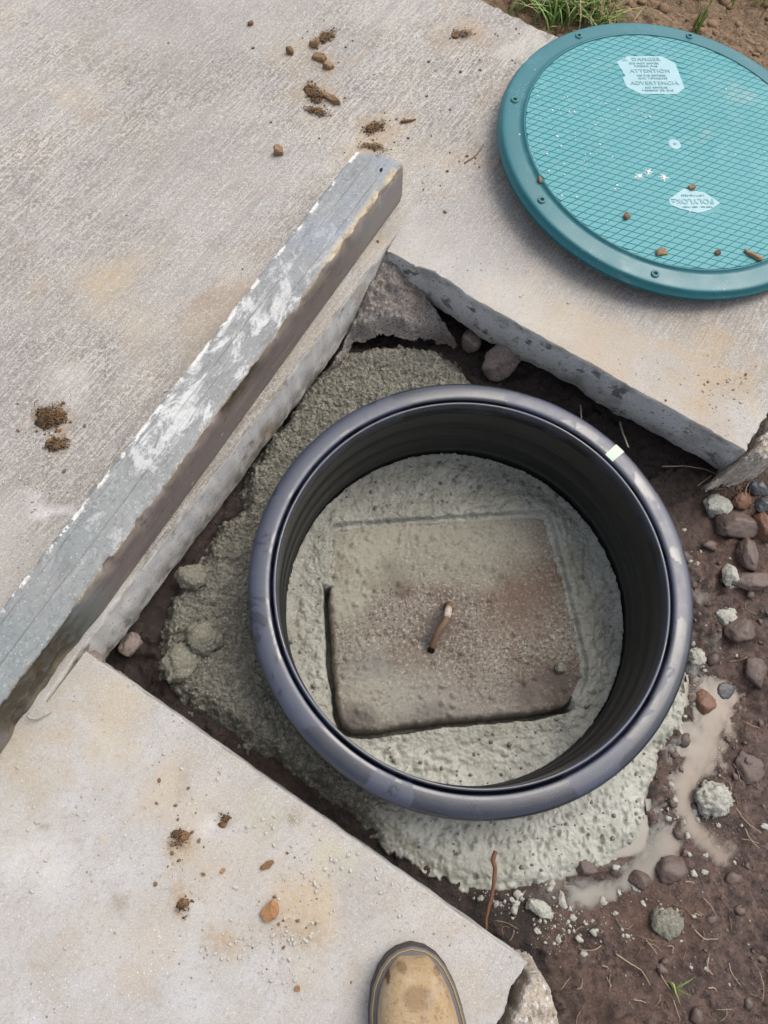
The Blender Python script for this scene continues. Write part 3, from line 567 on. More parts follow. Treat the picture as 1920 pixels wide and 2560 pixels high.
f_, g_, c_ = worley(X*140+.5*perlin(X*60, Y*60, 4), Y*90, 80); smooth = smooth+np.where(c_ > .72, .0026, 0)*np.clip(1-f_*1.8, 0, 1)-np.where(c_ < .12, .0045, 0)*np.clip(1-f_*2.2, 0, 1)
Zm = base+crumb*(1-.93*wetm)+smooth*(.25+.75*wetm)
edge = sstep(.045, .0, mdist); Zm = Zm-edge**1.5*(.045*(1-wetm)+.014*wetm)-.05*sstep(0, -.012, mdist)
mat_dirt = np.clip(sstep(.012, -.002, mdist)*(1-wetm)*.8, 0, 1)
mm = grid_mesh('mortar_bed', X, Y, Zm, (mdist > -.012) & (rr > .305), {'wet': wetm, 'dirt': mat_dirt, 'tone': tone})
MBED = tag(link('mortar_bed', mm, M['mortar']), 'grey green fresh mortar packed around the black riser', kind='structure')
def mortar_h(x, y):
    return -.118

X, Y = grid(.20, .86, -.22, .34, .006); gz = ground_h(X, Y)
mi_ = sstep(.06, -.01, np.abs(polydist(X, Y, MOR)))*1.0
pm = grid_mesh('puddle', X, Y, np.full(X.shape, WL), (gz < WL+.004) & (puddle_d(X, Y) > .02) & (np.hypot(X-RC[0], Y-RC[1]) > .35), {'depth': np.maximum(WL-gz, 0)*1.25, 'milky': np.clip(.55*sstep(.6, .3, X)*sstep(.05, -.1, Y)+.45*mi_, 0, 1)})
tag(link('puddle', pm, M['water']), 'cloudy tan puddle at the edge of the mortar', kind='structure')

# old footing wedge in the far corner of the hole
def footing():
    A = D(832, 548, -.03)[:2]
    poly = np.array([A+d1*.012-p1*.004, *[D(x, y, -.13)[:2] for x, y in [(975, 712), (990, 735), (930, 728), (880, 735), (840, 728), (800, 737), (760, 735), (735, 790), (690, 800)]], P2-d1*.26-p1*.01])
    x0, y0 = poly.min(0)-.02; x1, y1 = poly.max(0)+.02
    X, Y = grid(x0, x1, y0, y1, .0022); dd = polydist(X, Y, poly)+.004*fbm(X*60, Y*60, 3, 81)
    dist = np.hypot(X-A[0], Y-A[1])
    Zf = -.018-.110*sstep(0, .20, dist)+.014*fbm(X*26, Y*26, 4, 82)+.008*fbm(X*90, Y*90, 3, 83)+.006*caps(X, Y, 120, 84, -.3, 1)
    Zf = Zf-.03*sstep(.012, -.004, dd)
    o = link('concrete_footing', grid_mesh('concrete_footing', X, Y, Zf, dd > -.004), M['rough'])
    tag(o, 'rough old concrete wedge in the corner under the slab', kind='structure')
footing()

# broken corner of the lower slab (part of the pavement)
M['sandy'] = plain('exposed_sandy_aggregate', (.22, .165, .10), (.52, .47, .41), .9, 38, 1, .007, speck=(.62, .60, .59))
def broken(px_, org, nrm, label, seed, top=-.006, fall=.10):
    poly = np.array([D(x, y, -.03)[:2] for x, y in px_])
    x0, y0 = poly.min(0)-.02; x1, y1 = poly.max(0)+.02
    X, Y = grid(x0, x1, y0, y1, .0022); dd = polydist(X, Y, poly)+.007*fbm(X*40, Y*40, 3, seed)
    q = (X-org[0])*nrm[0]+(Y-org[1])*nrm[1]
    Zf = top-fall*np.clip(q, 0, 1)+.020*fbm(X*16, Y*16, 4, seed+1)+.010*caps(X, Y, 95, seed+2, -.3, 1)*sstep(-.2, .2, fbm(X*15, Y*15, 3, seed+3))+.006*caps(X, Y, 190, seed+4, 0, 1)+.014*caps(X, Y, 34, seed+5, -.5, .8)
    Zf = np.where(q < .004, np.minimum(Zf, -.004), np.minimum(Zf, .001))-.10*sstep(.012, -.004, dd)
    o = link('broken_edge', grid_mesh('broken_edge', X, Y, Zf, dd > -.004), M['sandy'], slab); tag(o, label)
broken([(1128, 2078), (1160, 2083), (1180, 2100), (1196, 2125), (1204, 2165), (1216, 2190), (1222, 2240), (1235, 2330), (1170, 2420), (1020, 2420), (1040, 2260), (1090, 2160)], PB, e1, 'broken corner with exposed sandy aggregate', 91)
broken([(1560, 1022), (1580, 1018), (1600, 1010), (1640, 1012), (1690, 990), (1740, 930), (1800, 840), (1760, 800), (1690, 850), (1640, 925), (1605, 975)], P3, e1, 'crumbling end of the slab past the grey sawn face', 191, -.012, .13)

# ------------------------------------------------------------------ timber
def timber():
    h = .0445; L0, L1 = -.95, .949
    xs = np.concatenate([np.linspace(L0, -.22, 12), np.arange(-.215, L1-.02, .0055), np.linspace(L1-.02, L1, 6)]); n = len(xs)
    gy_ = [.030, .012, -.004, -.018]
    top = [(.0445, .040), (.0425, .0435), (.038, .0445)]
    for g in gy_[:]: top += [(g+.0026, .0445), (g+.0010, .0445), (g, .0445), (g-.0010, .0445), (g-.0026, .0445)]
    top += [(-.036, .0445), (-.041, .0440), (-.0440, .0415)]
    side = [(-.0445, .030), (-.0445, .018), (-.0445, .005), (-.0445, -.008), (-.0445, -.02), (-.0445, -.032), (-.043, -.0435)]
    prof = np.array(top+side+[(-.035, -.0445), (.040, -.0445), (.0445, -.040), (.0445, 0)]); m = len(prof)
    V = np.zeros((n, m, 3)); rot = np.zeros((n, m))
    for j, (y, z) in enumerate(prof):
        yy = y+.0006*fbm(xs*9, xs*0+z*9, 3, 101)+(.0012*fbm(xs*6, xs*0+.3*((j-3)//5), 3, 111) if 3 <= j < 23 else 0); zz = z+.0009*fbm(xs*8, xs*0+j*.3, 3, 102)
        if j in (len(top)-1, len(top)-2, len(top)):                                # worn right arris
            w = np.clip(fbm(xs*26, xs*0, 5, 103, .65)*.016+.001, 0, .009)*(1 if j != len(top) else .5); yy = yy+w; zz = zz-w*.5
        if j in (0, 1): yy = yy-np.clip(fbm(xs*34, xs*0, 5, 104, .65)*.010, 0, .006)
        if 3 <= j < 23 and (j-3) % 5 == 2:                                         # drying checks
            k = (j-3)//5; rngs = [(-.3, .22), (.30, .93), (-.4, .62), (.45, .9)][k]
            zz = zz-.007*sstep(rngs[0], rngs[0]+.05, xs)*sstep(rngs[1], rngs[1]-.05, xs)*np.clip(.5+2.2*fbm(xs*9, xs*0+k*3.3, 4, 105), .0, 1)
        isr = len(top)-1 <= j < len(top)+len(side)
        if isr:                                                                    # rotten pocket in the right side
            r = sstep(-.175, -.14, xs)*sstep(.05, -.04, xs)*sstep(-.06, -.03, z)*(.6+.8*fbm(xs*30, xs*0+j, 3, 106)); r2 = sstep(.36, .40, xs)*sstep(.50, .44, xs)*sstep(.0, .035, z)
            yy = yy+np.clip(r, 0, 1.2)*.016+r2*.007; rot[:, j] = np.clip(r*2+r2*1.4, 0, 1)
        V[:, j, 0] = xs; V[:, j, 1] = yy; V[:, j, 2] = zz
    s = sstep(L1-.03, L1, xs)                                                       # slanting, ragged far end
    cutx = .949-.40*np.clip(np.abs(prof[:, 0]+.012), 0, .05)-(prof[:, 0] > 0)*.012+.006*fbm(prof[:, 0]*90, prof[:, 1]*20, 3, 107)
    V[:, :, 0] = np.minimum(V[:, :, 0], cutx[None, :])
    F = []; mi = []
    for i in range(n-1):
        for j in range(m):
            j2 = (j+1) % m; F.append([i*m+j, i*m+j2, (i+1)*m+j2, (i+1)*m+j]); mi.append(0 if j < len(top)-2 else 1)
    ct = [V[0].mean(0), V[-1].mean(0)]; VV = np.concatenate([V.reshape(-1, 3), ct]); T = []
    for j in range(m):
        j2 = (j+1) % m; T.append([j, n*m, j2][::-1]); T.append([(n-1)*m+j, (n-1)*m+j2, n*m+1][::-1])
    me = mesh_np('post', VV, [np.array(T), np.array(F)[:, ::-1]], True, [1]*len(T)+mi)
    at = me.attributes.new('rot', 'FLOAT', 'POINT'); at.data.foreach_set('value', np.concatenate([rot.ravel(), [0, 0]]).astype(np.float32))
    uR = -.4335; c = p1*(uR-.0445)
    root = empty('timber_post', (c[0], c[1], .0445), math.atan2(d1[1], d1[0])); tag(root, 'weathered grey painted square timber lying along the sawn slab edge', 'timber')
    link('post', me, [M['ttop'], M['tside']], root)
    b = MB(); a = np.linspace(0, 2*np.pi, 10, endpoint=False)                        # nail hole
    b.add(np.stack([.905+.0045*np.cos(a)+.002*np.sin(a), -.016+.0032*np.sin(a), a*0+.0449], 1), [list(range(10))])
    tag(link('nail_hole', b.mesh('nail_hole', False), plain('nail_hole_dark', (.01, .006, .003), (.02, .012, .006)), root))
    b = MB()                                                                        # curl of peeled paint under the rotten pocket
    k = 14; t = np.linspace(0, 1, k); pts = np.stack([-.128-.008*np.sin(t*3.1)+.020*t, -.046-.022*t, -.030-.0115*t+.002*np.sin(t*9)], 1)
    V = np.concatenate([pts+[0, 0, .002], pts+[-.003, -.001, -.001], pts+[-.0027, -.001, -.002], pts+[.0005, 0, .001]])
    b.add(V, [[i+q*k, i+1+q*k, i+1+((q+1) % 4)*k, i+((q+1) % 4)*k] for q in range(4) for i in range(k-1)])
    tag(link('paint_peel', b.mesh('paint_peel'), M['peel'], root), 'curl of cream paint peeling off the rotten side')
timber()

# ------------------------------------------------------------------ riser ring
def riser():
    root = empty('riser_ring', (RC[0], RC[1], -.26)); tag(root, 'round black plastic riser ring standing in the mortar', 'riser')
    def L(name, prof, mat, n=220, par=root):
        pr = np.array(prof, float); pr[:, 1] += .26
        V, F = lathe(pr, n); me = mesh_np(name, V, F); o = link(name, me, mat, par); return o
    fl = L('flange', [(.3105, -.004), (.3112, -.0008), (.3128, .0004), (.318, .0009), (.330, .0004), (.3370, -.0012), (.3405, -.0030), (.3430, -.0058), (.3445, -.0100), (.3455, -.0180), (.3458, -.0225), (.3445, -.0248), (.341, -.0252), (.318, -.025), (.3105, -.022)], M['black'])
    L('inner_lip', [(.3010, -.0035), (.3018, -.0010), (.3045, -.0006), (.3062, -.0018), (.3068, -.012), (.3104, -.013), (.3104, -.03), (.3010, -.03)], M['black'], 220, fl)
    wp = [(.3012, -.028), (.3012, -.036)]
    for z in (-.072, -.122, -.172): wp += [(.3016, z+.008), (.3006, z+.003), (.2984, z+.001), (.2980, z-.001), (.2990, z-.004), (.3016, z-.010)]
    wp += [(.3012, -.26), (.3090, -.26), (.3090, -.028)]
    L('wall', wp, M['wall'])
    for i, dx in enumerate([0]):                                                   # strip of pale green tape wrapped over the flange
        a0 = math.atan2(*(D(1337, 970, 0)[:2]-RC)[::-1]); k = 7; prof = [(.3120, .0005), (.318, .0014), (.330, .0009), (.3372, -.0007), (.3408, -.0025), (.3434, -.0054), (.3450, -.0099), (.3460, -.0179)]
        V = []
        for j in range(k):
            a = a0+(j/(k-1)-.5)*.031*2*.86
            V += [(r*math.cos(a), r*math.sin(a), z+.26) for r, z in prof]
        m = len(prof); b = MB(); b.add(V, [[i*m+j, (i+1)*m+j, (i+1)*m+j+1, i*m+j+1] for i in range(k-1) for j in range(m-1)])
        tag(link('tape_mark', b.mesh('tape_mark'), M['tape'], fl), 'pale green tape mark on the flange')
riser()

# ------------------------------------------------------------------ inside the riser: mortar floor and the old hatch cover
HC = np.array([D(x, y, -.203)[:2] for x, y in [(712, 1150), (722, 1137), (760, 1131), (960, 1118), (1160, 1106), (1182, 1112), (1192, 1135), (1235, 1300), (1266, 1428), (1266, 1470), (1250, 1505), (1222, 1531), (1150, 1543), (960, 1560), (800, 1582), (762, 1583), (738, 1570), (728, 1540), (716, 1430), (708, 1300)]])
X, Y = grid(-.11, .51, -.006, .616, .0020); rr = np.hypot(X-RC[0], Y-RC[1]); hd = polydist(X, Y, HC)
hc = HC.mean(0)
# open joint along the left and near sides of the cover, mortar smeared over the far and right sides
gapm = np.maximum(sstep(.05, .01, X)*sstep(.40, .27, Y), sstep(.19, .15, Y)*sstep(.43, .34, X))
Zi = -.2035+.006*fbm(X*9, Y*9, 3, 110)+.0026*fbm(X*45, Y*45, 4, 111, .6)
f_, g_, c_ = worley(X*60, Y*60, 112); Zi = Zi+np.where(c_ > .55, .0045, .0)*np.clip(1-f_*1.6, 0, 1)
f_, g_, c_ = worley(X*120, Y*120, 113); Zi = Zi+.0028*c_*np.clip(1-f_*1.5, 0, 1)+.0016*fbm(X*130, Y*130, 3, 116)-.003*np.clip(worley(X*48, Y*48, 117)[0]-.55, 0, 1)
Zi = Zi+.008*sstep(.05, .0, -hd)*(1-gapm)                                         # squeezed-up bead
jn = .003*fbm(X*45, Y*45, 3, 114)
gw = .0080+.004*fbm(X*9, Y*9, 2, 119)
Zi = Zi-.075*sstep(-gw-.0012, -gw+.0012, hd+jn)*(gapm > .35)-.012*sstep(-.003, .003, hd+jn)*(1-gapm)-.06*sstep(.010, .022, hd)
Zi = Zi+.006*sstep(.285, .30, rr)
wi = np.clip(.62+.35*fbm(X*10, Y*10, 3, 115)+.45*sstep(.12, .0, Y), 0, 1)
fm = grid_mesh('mortar_floor', X, Y, Zi, rr < .3008, {'wet': wi, 'dirt': np.zeros(X.shape), 'tone': np.clip(.5+.6*(worley(X*110, Y*110, 118)[2]-.5), 0, 1)})
mf = tag(link('mortar_floor', fm, M['mortar']), 'wet mortar floor inside the black riser', kind='structure')
def hatch():
    root = empty('hatch_cover', (hc[0], hc[1], -.25)); tag(root, 'old stained square concrete hatch cover inside the black riser', 'hatch cover')
    X, Y = grid(HC[:, 0].min()-.01, HC[:, 0].max()+.01, HC[:, 1].min()-.01, HC[:, 1].max()+.01, .0024)
    dd = polydist(X, Y, HC)+.0035*fbm(X*45, Y*45, 4, 120)
    Z = -.2065+.003*fbm(X*12, Y*12, 3, 121)+.0022*fbm(X*70, Y*70, 4, 122, .65)-.006*sstep(.012, .002, dd)**2-.045*sstep(.0035, -.001, dd)
    f, g, c = worley(X*60, Y*60, 123); Z = Z+np.where(c > .86, .006, 0)*np.clip(1-f*2.2, 0, 1); f, g, c = worley(X*120, Y*120, 124); Z = Z+np.where(c > .80, .0035, 0)*np.clip(1-f*2, 0, 1)
    me = grid_mesh('cover_slab', X, Y, Z, dd > -.002)
    o = link('cover_slab', me, M['hatch'], root); o.matrix_parent_inverse = Matrix.Translation(-Vector((hc[0], hc[1], -.25)))
    a = D(972, 1302, -.185); c = D(938, 1396, -.185); b = MB()
    t = np.linspace(0, 1, 15); P = a[None]+(c-a)[None]*t[:, None]; P[:, 2] = -.2085+.034*np.clip(np.sin(t*np.pi), 0, 1)**.55
    P[:, 0] += .003*np.sin(t*5); P[:, 1] += .002*np.sin(t*11); b.tube(P, .0058+.0011*perlin(t*9, t*0, 9)+.002*(np.abs(t-.5) > .42), 9, 0)
    b2 = MB(); q = P[2:6].copy(); b2.tube(q, np.array([.0060, .0067, .0066, .0058]), 9, 0)
    h = link('handle', b.mesh('handle'), M['rust'], root); h.matrix_parent_inverse = o.matrix_parent_inverse.copy()
    tag(h, 'rusty bent bar handle')
    k = link('paint_remnant', b2.mesh('paint_remnant'), M['barwhite'], h); k.matrix_parent_inverse = Matrix.Identity(4)
hatch()
def aggregate():
    b2 = MB(); b = MB(); rg = np.random.default_rng(5); V, F = ICO[1]
    for _ in range(420):
        a = rg.random()*2*np.pi; r = .296*math.sqrt(rg.random()); x, y = RC[0]+r*math.cos(a), RC[1]+r*math.sin(a)
        if polydist(np.array([x]), np.array([y]), HC)[0] > -.012: continue
        if rg.random() > (1 if y < .12 or y > .5 else .35): continue
        s = .0018+.0030*rg.random()**2; i = int((y+.006)/.0020); j = int((x+.11)/.0020)
        b.add(V*(1+.35*n3(V, 1.5, int(rg.integers(999))))[:, None]*s*np.array([1, .8+.4*rg.random(), .7])+[x, y, Zi[min(i, Zi.shape[0]-1), min(j, Zi.shape[1]-1)]+s*.25], F)
    for _ in range(900):
        x, y = rg.uniform(.1, .62), rg.uniform(-.17, .3); i = int((y+.18)/.0017); j = int((x+.38)/.0017)
        if i >= Zm.shape[0] or j >= Zm.shape[1] or mdist[i, j] < .006 or wetm[i, j] < .5 or np.hypot(x-RC[0], y-RC[1]) < .35 or rg.random() < .45: continue
        s = .0013+.0026*rg.random()**3
        b2.add(V*(1+.45*n3(V, 1.5, int(rg.integers(999))))[:, None]*s*np.array([1.1, .7+.4*rg.random(), .6])+[x, y, Zm[i, j]+s*.15], F)
    tag(link('embedded_grit', b2.mesh('embedded_grit'), M['agg'], MBED), 'dark grit in the wet side of the mortar bed', kind='stuff')
    o = link('exposed_aggregate', b.mesh('exposed_aggregate'), M['agg'], mf); tag(o, 'dark gravel grains in the mortar floor', kind='stuff')
aggregate()

# ------------------------------------------------------------------ green lid
def lid():
    sc = .978; C = Vector((.6385*sc, 1.1633*sc, H0-(H0-.0183)*sc))
    root = empty('access_lid', C); nz = Vector((.0612, .0174, 1)).normalized(); ex = (Vector((1, 0, 0))-nz*nz.x).normalized(); ey = nz.cross(ex)
    root.rotation_euler = Matrix((ex, ey, nz)).transposed().to_euler()
    tag(root, 'round green plastic access lid with diamond tread lying on the pavement', 'lid')
    def L(name, prof, mat, par=root, n=240, closed=True):
        V, F = lathe(prof, n, closed); return link(name, mesh_np(name, V, F), mat, par)
    rim = L('rim', [(.2875, -.004), (.2882, .0012), (.2895, .0020), (.2908, .0012), (.2918, -.0022), (.300, -.0026), (.315, -.0034), (.324, -.0042), (.3285, -.0050), (.3305, -.0062), (.3315, -.0085), (.3335, -.0160), (.3352, -.0172), (.3360, -.0184), (.3354, -.0196), (.3338, -.0204), (.3345, -.0250), (.333, -.0258), (.326, -.0252), (.324, -.012), (.2875, -.0085)], M['rim'])
    L('underside', [(.001, -.0060), (.2874, -.0060), (.2874, -.0085), (.001, -.0085)], M['rim'], rim)
    pb = L('panel', [(.0005, -.0008), (.2876, -.0008), (.2876, -.0058), (.0005, -.0058)], M['panel'])
    DA = np.array([[-.0883, .2088], [-.0613, .2278], [.0097, .2364], [.0379, .2206], [.046, .1517], [.027, .1332], [-.0491, .1258], [-.0759, .1411], [-.0816, .1654], [-.075, .1717]])*sc
    PO = np.array([[-.0334, -.1385], [.0003, -.1099], [.0412, -.1159], [.0672, -.1385], [.0441, -.1565], [.0189, -.1661], [-.0149, -.1586], [-.0323, -.1507]])*sc
    aA, aB = math.radians(-14.3), math.radians(37.5); sp = .0135
    eA = np.array([math.cos(aA), math.sin(aA)]); eB = np.array([math.cos(aB), math.sin(aB)]); sn = math.sin(aB-aA); st = sp/sn; g = .00075/sn
    qu = np.array([(g, g), (st-g, g), (st-g, st-g), (g, st-g)]); qs = np.array([(g*.4, g*.4), (st-g*.4, g*.4), (st-g*.4, st-g*.4), (g*.4, st-g*.4)])
    toxy = lambda q: q[:, :1]*eA+q[:, 1:]*eB
    top = toxy(qu-st/2); bot = toxy(qs-st/2)
    def padV(c): return np.concatenate([np.c_[bot+c, np.full(4, -.0008)], np.c_[top+c, np.full(4, .0004)]])
    PF = [[4, 5, 6, 7], [0, 1, 5, 4], [1, 2, 6, 5], [2, 3, 7, 6], [3, 0, 4, 7]]
    b0 = MB(); b0.add(padV(np.zeros(2)), PF); pad = b0.mesh('tread_pad', False); pad.materials.append(M['panel'])
    rest = MB(); full = []
    N = int(.3/st)+8
    for i in range(-N*2, N*2):
        for j in range(-N*2, N*2):
            c = (i*eA+j*eB)*st; r = np.hypot(*c)
            if r > .2865+st: continue
            q = np.concatenate([top+c, c[None]])
            if r < .0135: continue
            if (polydist(q[:, 0], q[:, 1], DA) > -.0005).sum() >= 1 or (polydist(q[:, 0], q[:, 1], PO) > -.0005).sum() >= 1:
                V = padV(c); keep = []
                for P in (DA, PO):
                    if (polydist(q[:, 0], q[:, 1], P) > -.0005).all(): keep = None; break
                if keep is None or polydist(c[:1], c[1:], DA)[0] > -.001 or polydist(c[:1], c[1:], PO)[0] > -.001: continue
                full.append((c, None)); continue
            rq = np.hypot(q[:, 0], q[:, 1])
            if rq.max() < .2865: full.append((c, True))
            elif rq.min() < .283:
                V = padV(c); rv = np.hypot(V[:, 0], V[:, 1]); k = np.minimum(1, .2868/rv); V[:, :2] *= k[:, None]; rest.add(V, PF)
    full.sort(key=lambda q: q[0][1]+.25*abs(q[0][0]))                                # nearest to the camera first
    vis = [q for q in full if q[0][0] < .13]; ids = {id(q) for q in vis[:300]}
    for q in full:
        if id(q) in ids:
            o = bpy.data.objects.new('tread_pad', pad); S.collection.objects.link(o); o.parent = root; o.location = (q[0][0], q[0][1], 0)
        else: rest.add(padV(q[0]), PF)
    tag(link('tread_pattern', rest.mesh('tread_pattern', False), M['panel'], root), kind='stuff')
    def prism(name, P, z0, z1, mat, par):
        n = len(P); V = np.concatenate([np.c_[P, np.full(n, z0)], np.c_[P, np.full(n, z1)]]); b = MB()
        b.add(V, [[i, (i+1) % n, n+(i+1) % n, n+i] for i in range(n)])
        c = P.mean(0); b.add(np.r_[np.c_[P, np.full(n, z1)], [[c[0], c[1], z1]]], [[i, (i+1) % n, n] for i in range(n)])
        me = b.mesh(name, False); bm = bmesh.new(); bm.from_mesh(me); bmesh.ops.recalc_face_normals(bm, faces=bm.faces); bm.to_mesh(me); bm.free()
        return link(name, me, mat, par)
    dp = prism('warning_plaque', DA[::-1], -.0011, .0006, M['plaque'], root); tag(dp, 'pale warning plaque with three lines of large lettering')
    pp = prism('maker_plaque', PO[::-1], -.0011, .0006, M['plaque'], root); tag(pp, 'pale maker plaque read upside down')
    def text(body, x, y, size, rot, par, sx=1.0, ex_=.0006, off=0):
        cu = bpy.data.curves.new('t', 'FONT'); cu.body = body; cu.size = size; cu.align_x = 'CENTER'; cu.align_y = 'CENTER'; cu.extrude = ex_; cu.offset = off; cu.space_character = 1.08
        o = bpy.data.objects.new('t', cu); S.collection.objects.link(o)
        me = bpy.data.meshes.new_from_object(o); bpy.data.objects.remove(o); bpy.data.curves.remove(cu)
        t = link('lettering', me, M['letter'], par); t.location = (x, y, .0008); t.rotation_euler = (0, 0, rot); t.scale = (sx, 1, 1); return t
    ra = math.radians(6.5); c0 = np.array([-.021, .181])*sc; ux = np.array([math.cos(ra), math.sin(ra)]); uy = np.array([-ux[1], ux[0]])
    for body, dx, dy, size in [('DANGER', .001, .0405, .0128), ('DO NOT ENTER', -.006, .0295, .0064), ('POISON GAS', -.004, .0220, .0064), ('ATTENTION', .001, .009, .0128), ('NE PAS ENTRER', .001, -.0030, .0064), ('GAZ TOXIQUES', .002, -.0105, .0064), ('ADVERTENCIA', .002, -.0235, .0128), ('NO ENTRAR', .003, -.0350, .0064), ('VENENO DE GAS', .004, -.0425, .0064)]:
        p = c0+ux*dx+uy*dy; text(body, p[0], p[1], size, ra, dp, 1.12 if size > .01 else 1.25)
    tri = np.array([(-.0065, -.006), (.0065, -.006), (0, .006)]); p = c0-ux*.045+uy*.0425
    prism('warning_triangle', (tri[:, :1]*ux+tri[:, 1:]*uy+p), .0002, .0011, M['letter'], dp)
    rb = math.radians(184.8); c1 = np.array([.0165, -.138])*sc; ux = np.array([math.cos(rb), math.sin(rb)]); uy = np.array([-ux[1], ux[0]])
    for body, dx, dy, size, sx, off in [('POLYLOK', 0, .001, .0158, 1.02, .0003), ('1-877-765-9565', 0, -.0125, .0060, 1.1, 0), ('PART NO. - 3009 - WEST', -.002, .0140, .0050, 1.0, 0), ('TM', .0415, .002, .0040, 1, 0), ('INC', .0420, -.003, .0036, 1, 0)]:
        p = c1+ux*dx+uy*dy; text(body, p[0], p[1], size, rb, pp, sx, off=off)
    # screw bosses round the rim
    for k in range(8):
        a = math.radians(29.6+45*k); r = .3192*sc
        e = empty('screw_boss_seat', (0, 0, 0)); bpy.data.objects.remove(e)
        V, F = lathe([(.0034, .0), (.0036, .0042), (.0042, .0048), (.0066, .0048), (.0074, .0040), (.0078, .0)], 20, False)
        o = link('screw_boss', mesh_np('screw_boss', V, F), M['boss'], root); o.location = (r*math.cos(a), r*math.sin(a), -.0052)
        b = MB(); q = np.linspace(0, 2*np.pi, 14, endpoint=False); b.add(np.stack([.0035*np.cos(q), .0035*np.sin(q), q*0+.0022], 1), [list(range(14))])
        h = link('screw_hole', b.mesh('screw_hole', False), M['hole'], o)
    V, F = lathe([(.0004, .0006), (.0034, .0006), (.0038, .0010), (.0122, .0009), (.0128, .0003), (.0129, -.0011)], 28, False)
    tag(link('centre_mark', mesh_np('centre_mark', V, F), M['plaque'], root), 'pale round moulding mark at the centre of the lid')
    V, F = lathe([(.0004, .0014), (.0024, .0014), (.003, .0006)], 14, False); link('moulding_gate', mesh_np('moulding_gate', V, F), M['letter'], root)
    # dried cement: three brushed dabs and fine flecks
    rg = np.random.default_rng(12)
    for (x, y) in [(-.084, -.088), (-.064, -.074), (-.035, -.086)]:
        b = MB()
        for _ in range(16):
            a = rg.normal(.0, .9)+(math.pi if rg.random() < .5 else 0); l = .004+.006*rg.random(); w = .0007
            c = np.array([x, y])*sc+rg.normal(0, .0028, 2); dd = np.array([math.cos(a), math.sin(a)]); nn = np.array([-dd[1], dd[0]]); z = .0007+.0003*rg.random()
            b.add([[*(c-dd*l), z-.0004], [*(c+nn*w), z], [*(c+dd*l), z-.0004], [*(c-nn*w), z]], [[0, 3, 2, 1]])
        V, F = ICO[1]; V = V*(1+.3*n3(V, 2, int(x*-900)))[:, None]
        b.add(V*[.0046, .0036, .0006]+[x*sc, y*sc, .0006], F)
        tag(link('cement_dab', b.mesh('cement_dab'), M['splat'], root), 'white brushed dab of dried cement')
    b = MB(); V, F = ICO[1]
    for _ in range(230):
        if rg.random() < .62: x, y = rg.normal(-.22, .075), rg.normal(.02, .09)
        else: a = rg.random()*6.28; r = .325*math.sqrt(rg.random()); x, y = r*math.cos(a), r*math.sin(a)
        r = math.hypot(x, y)
        if r > .318 or (.278 < r < .297): continue
        s = .0007+.0016*rg.random()**4; z = .0004 if r < .28 else -.0028-(r-.29)*.11
        b.add(V*s*np.array([1+rg.random()*.6, 1, .7])+[x, y, z+s*.3], F)
    tag(link('cement_flecks', b.mesh('cement_flecks'), M['splat'], root), 'fine white cement flecks on the lid', kind='stuff')
    return root, C, ex, ey, nz
LID = lid()
def on_lid(px, py, h=0):
    """point of the lid's top plane seen at display pixel"""
    root, C, ex, ey, nz = LID
    d = Vector((RW@np.array([(px*K-960)/FPX, (py*K-1280)/FPX, 1])).tolist()); o = Vector((0, 0, H0)); t = ((C+nz*h-o).dot(nz))/d.dot(nz)
    return np.array(o+d*t)

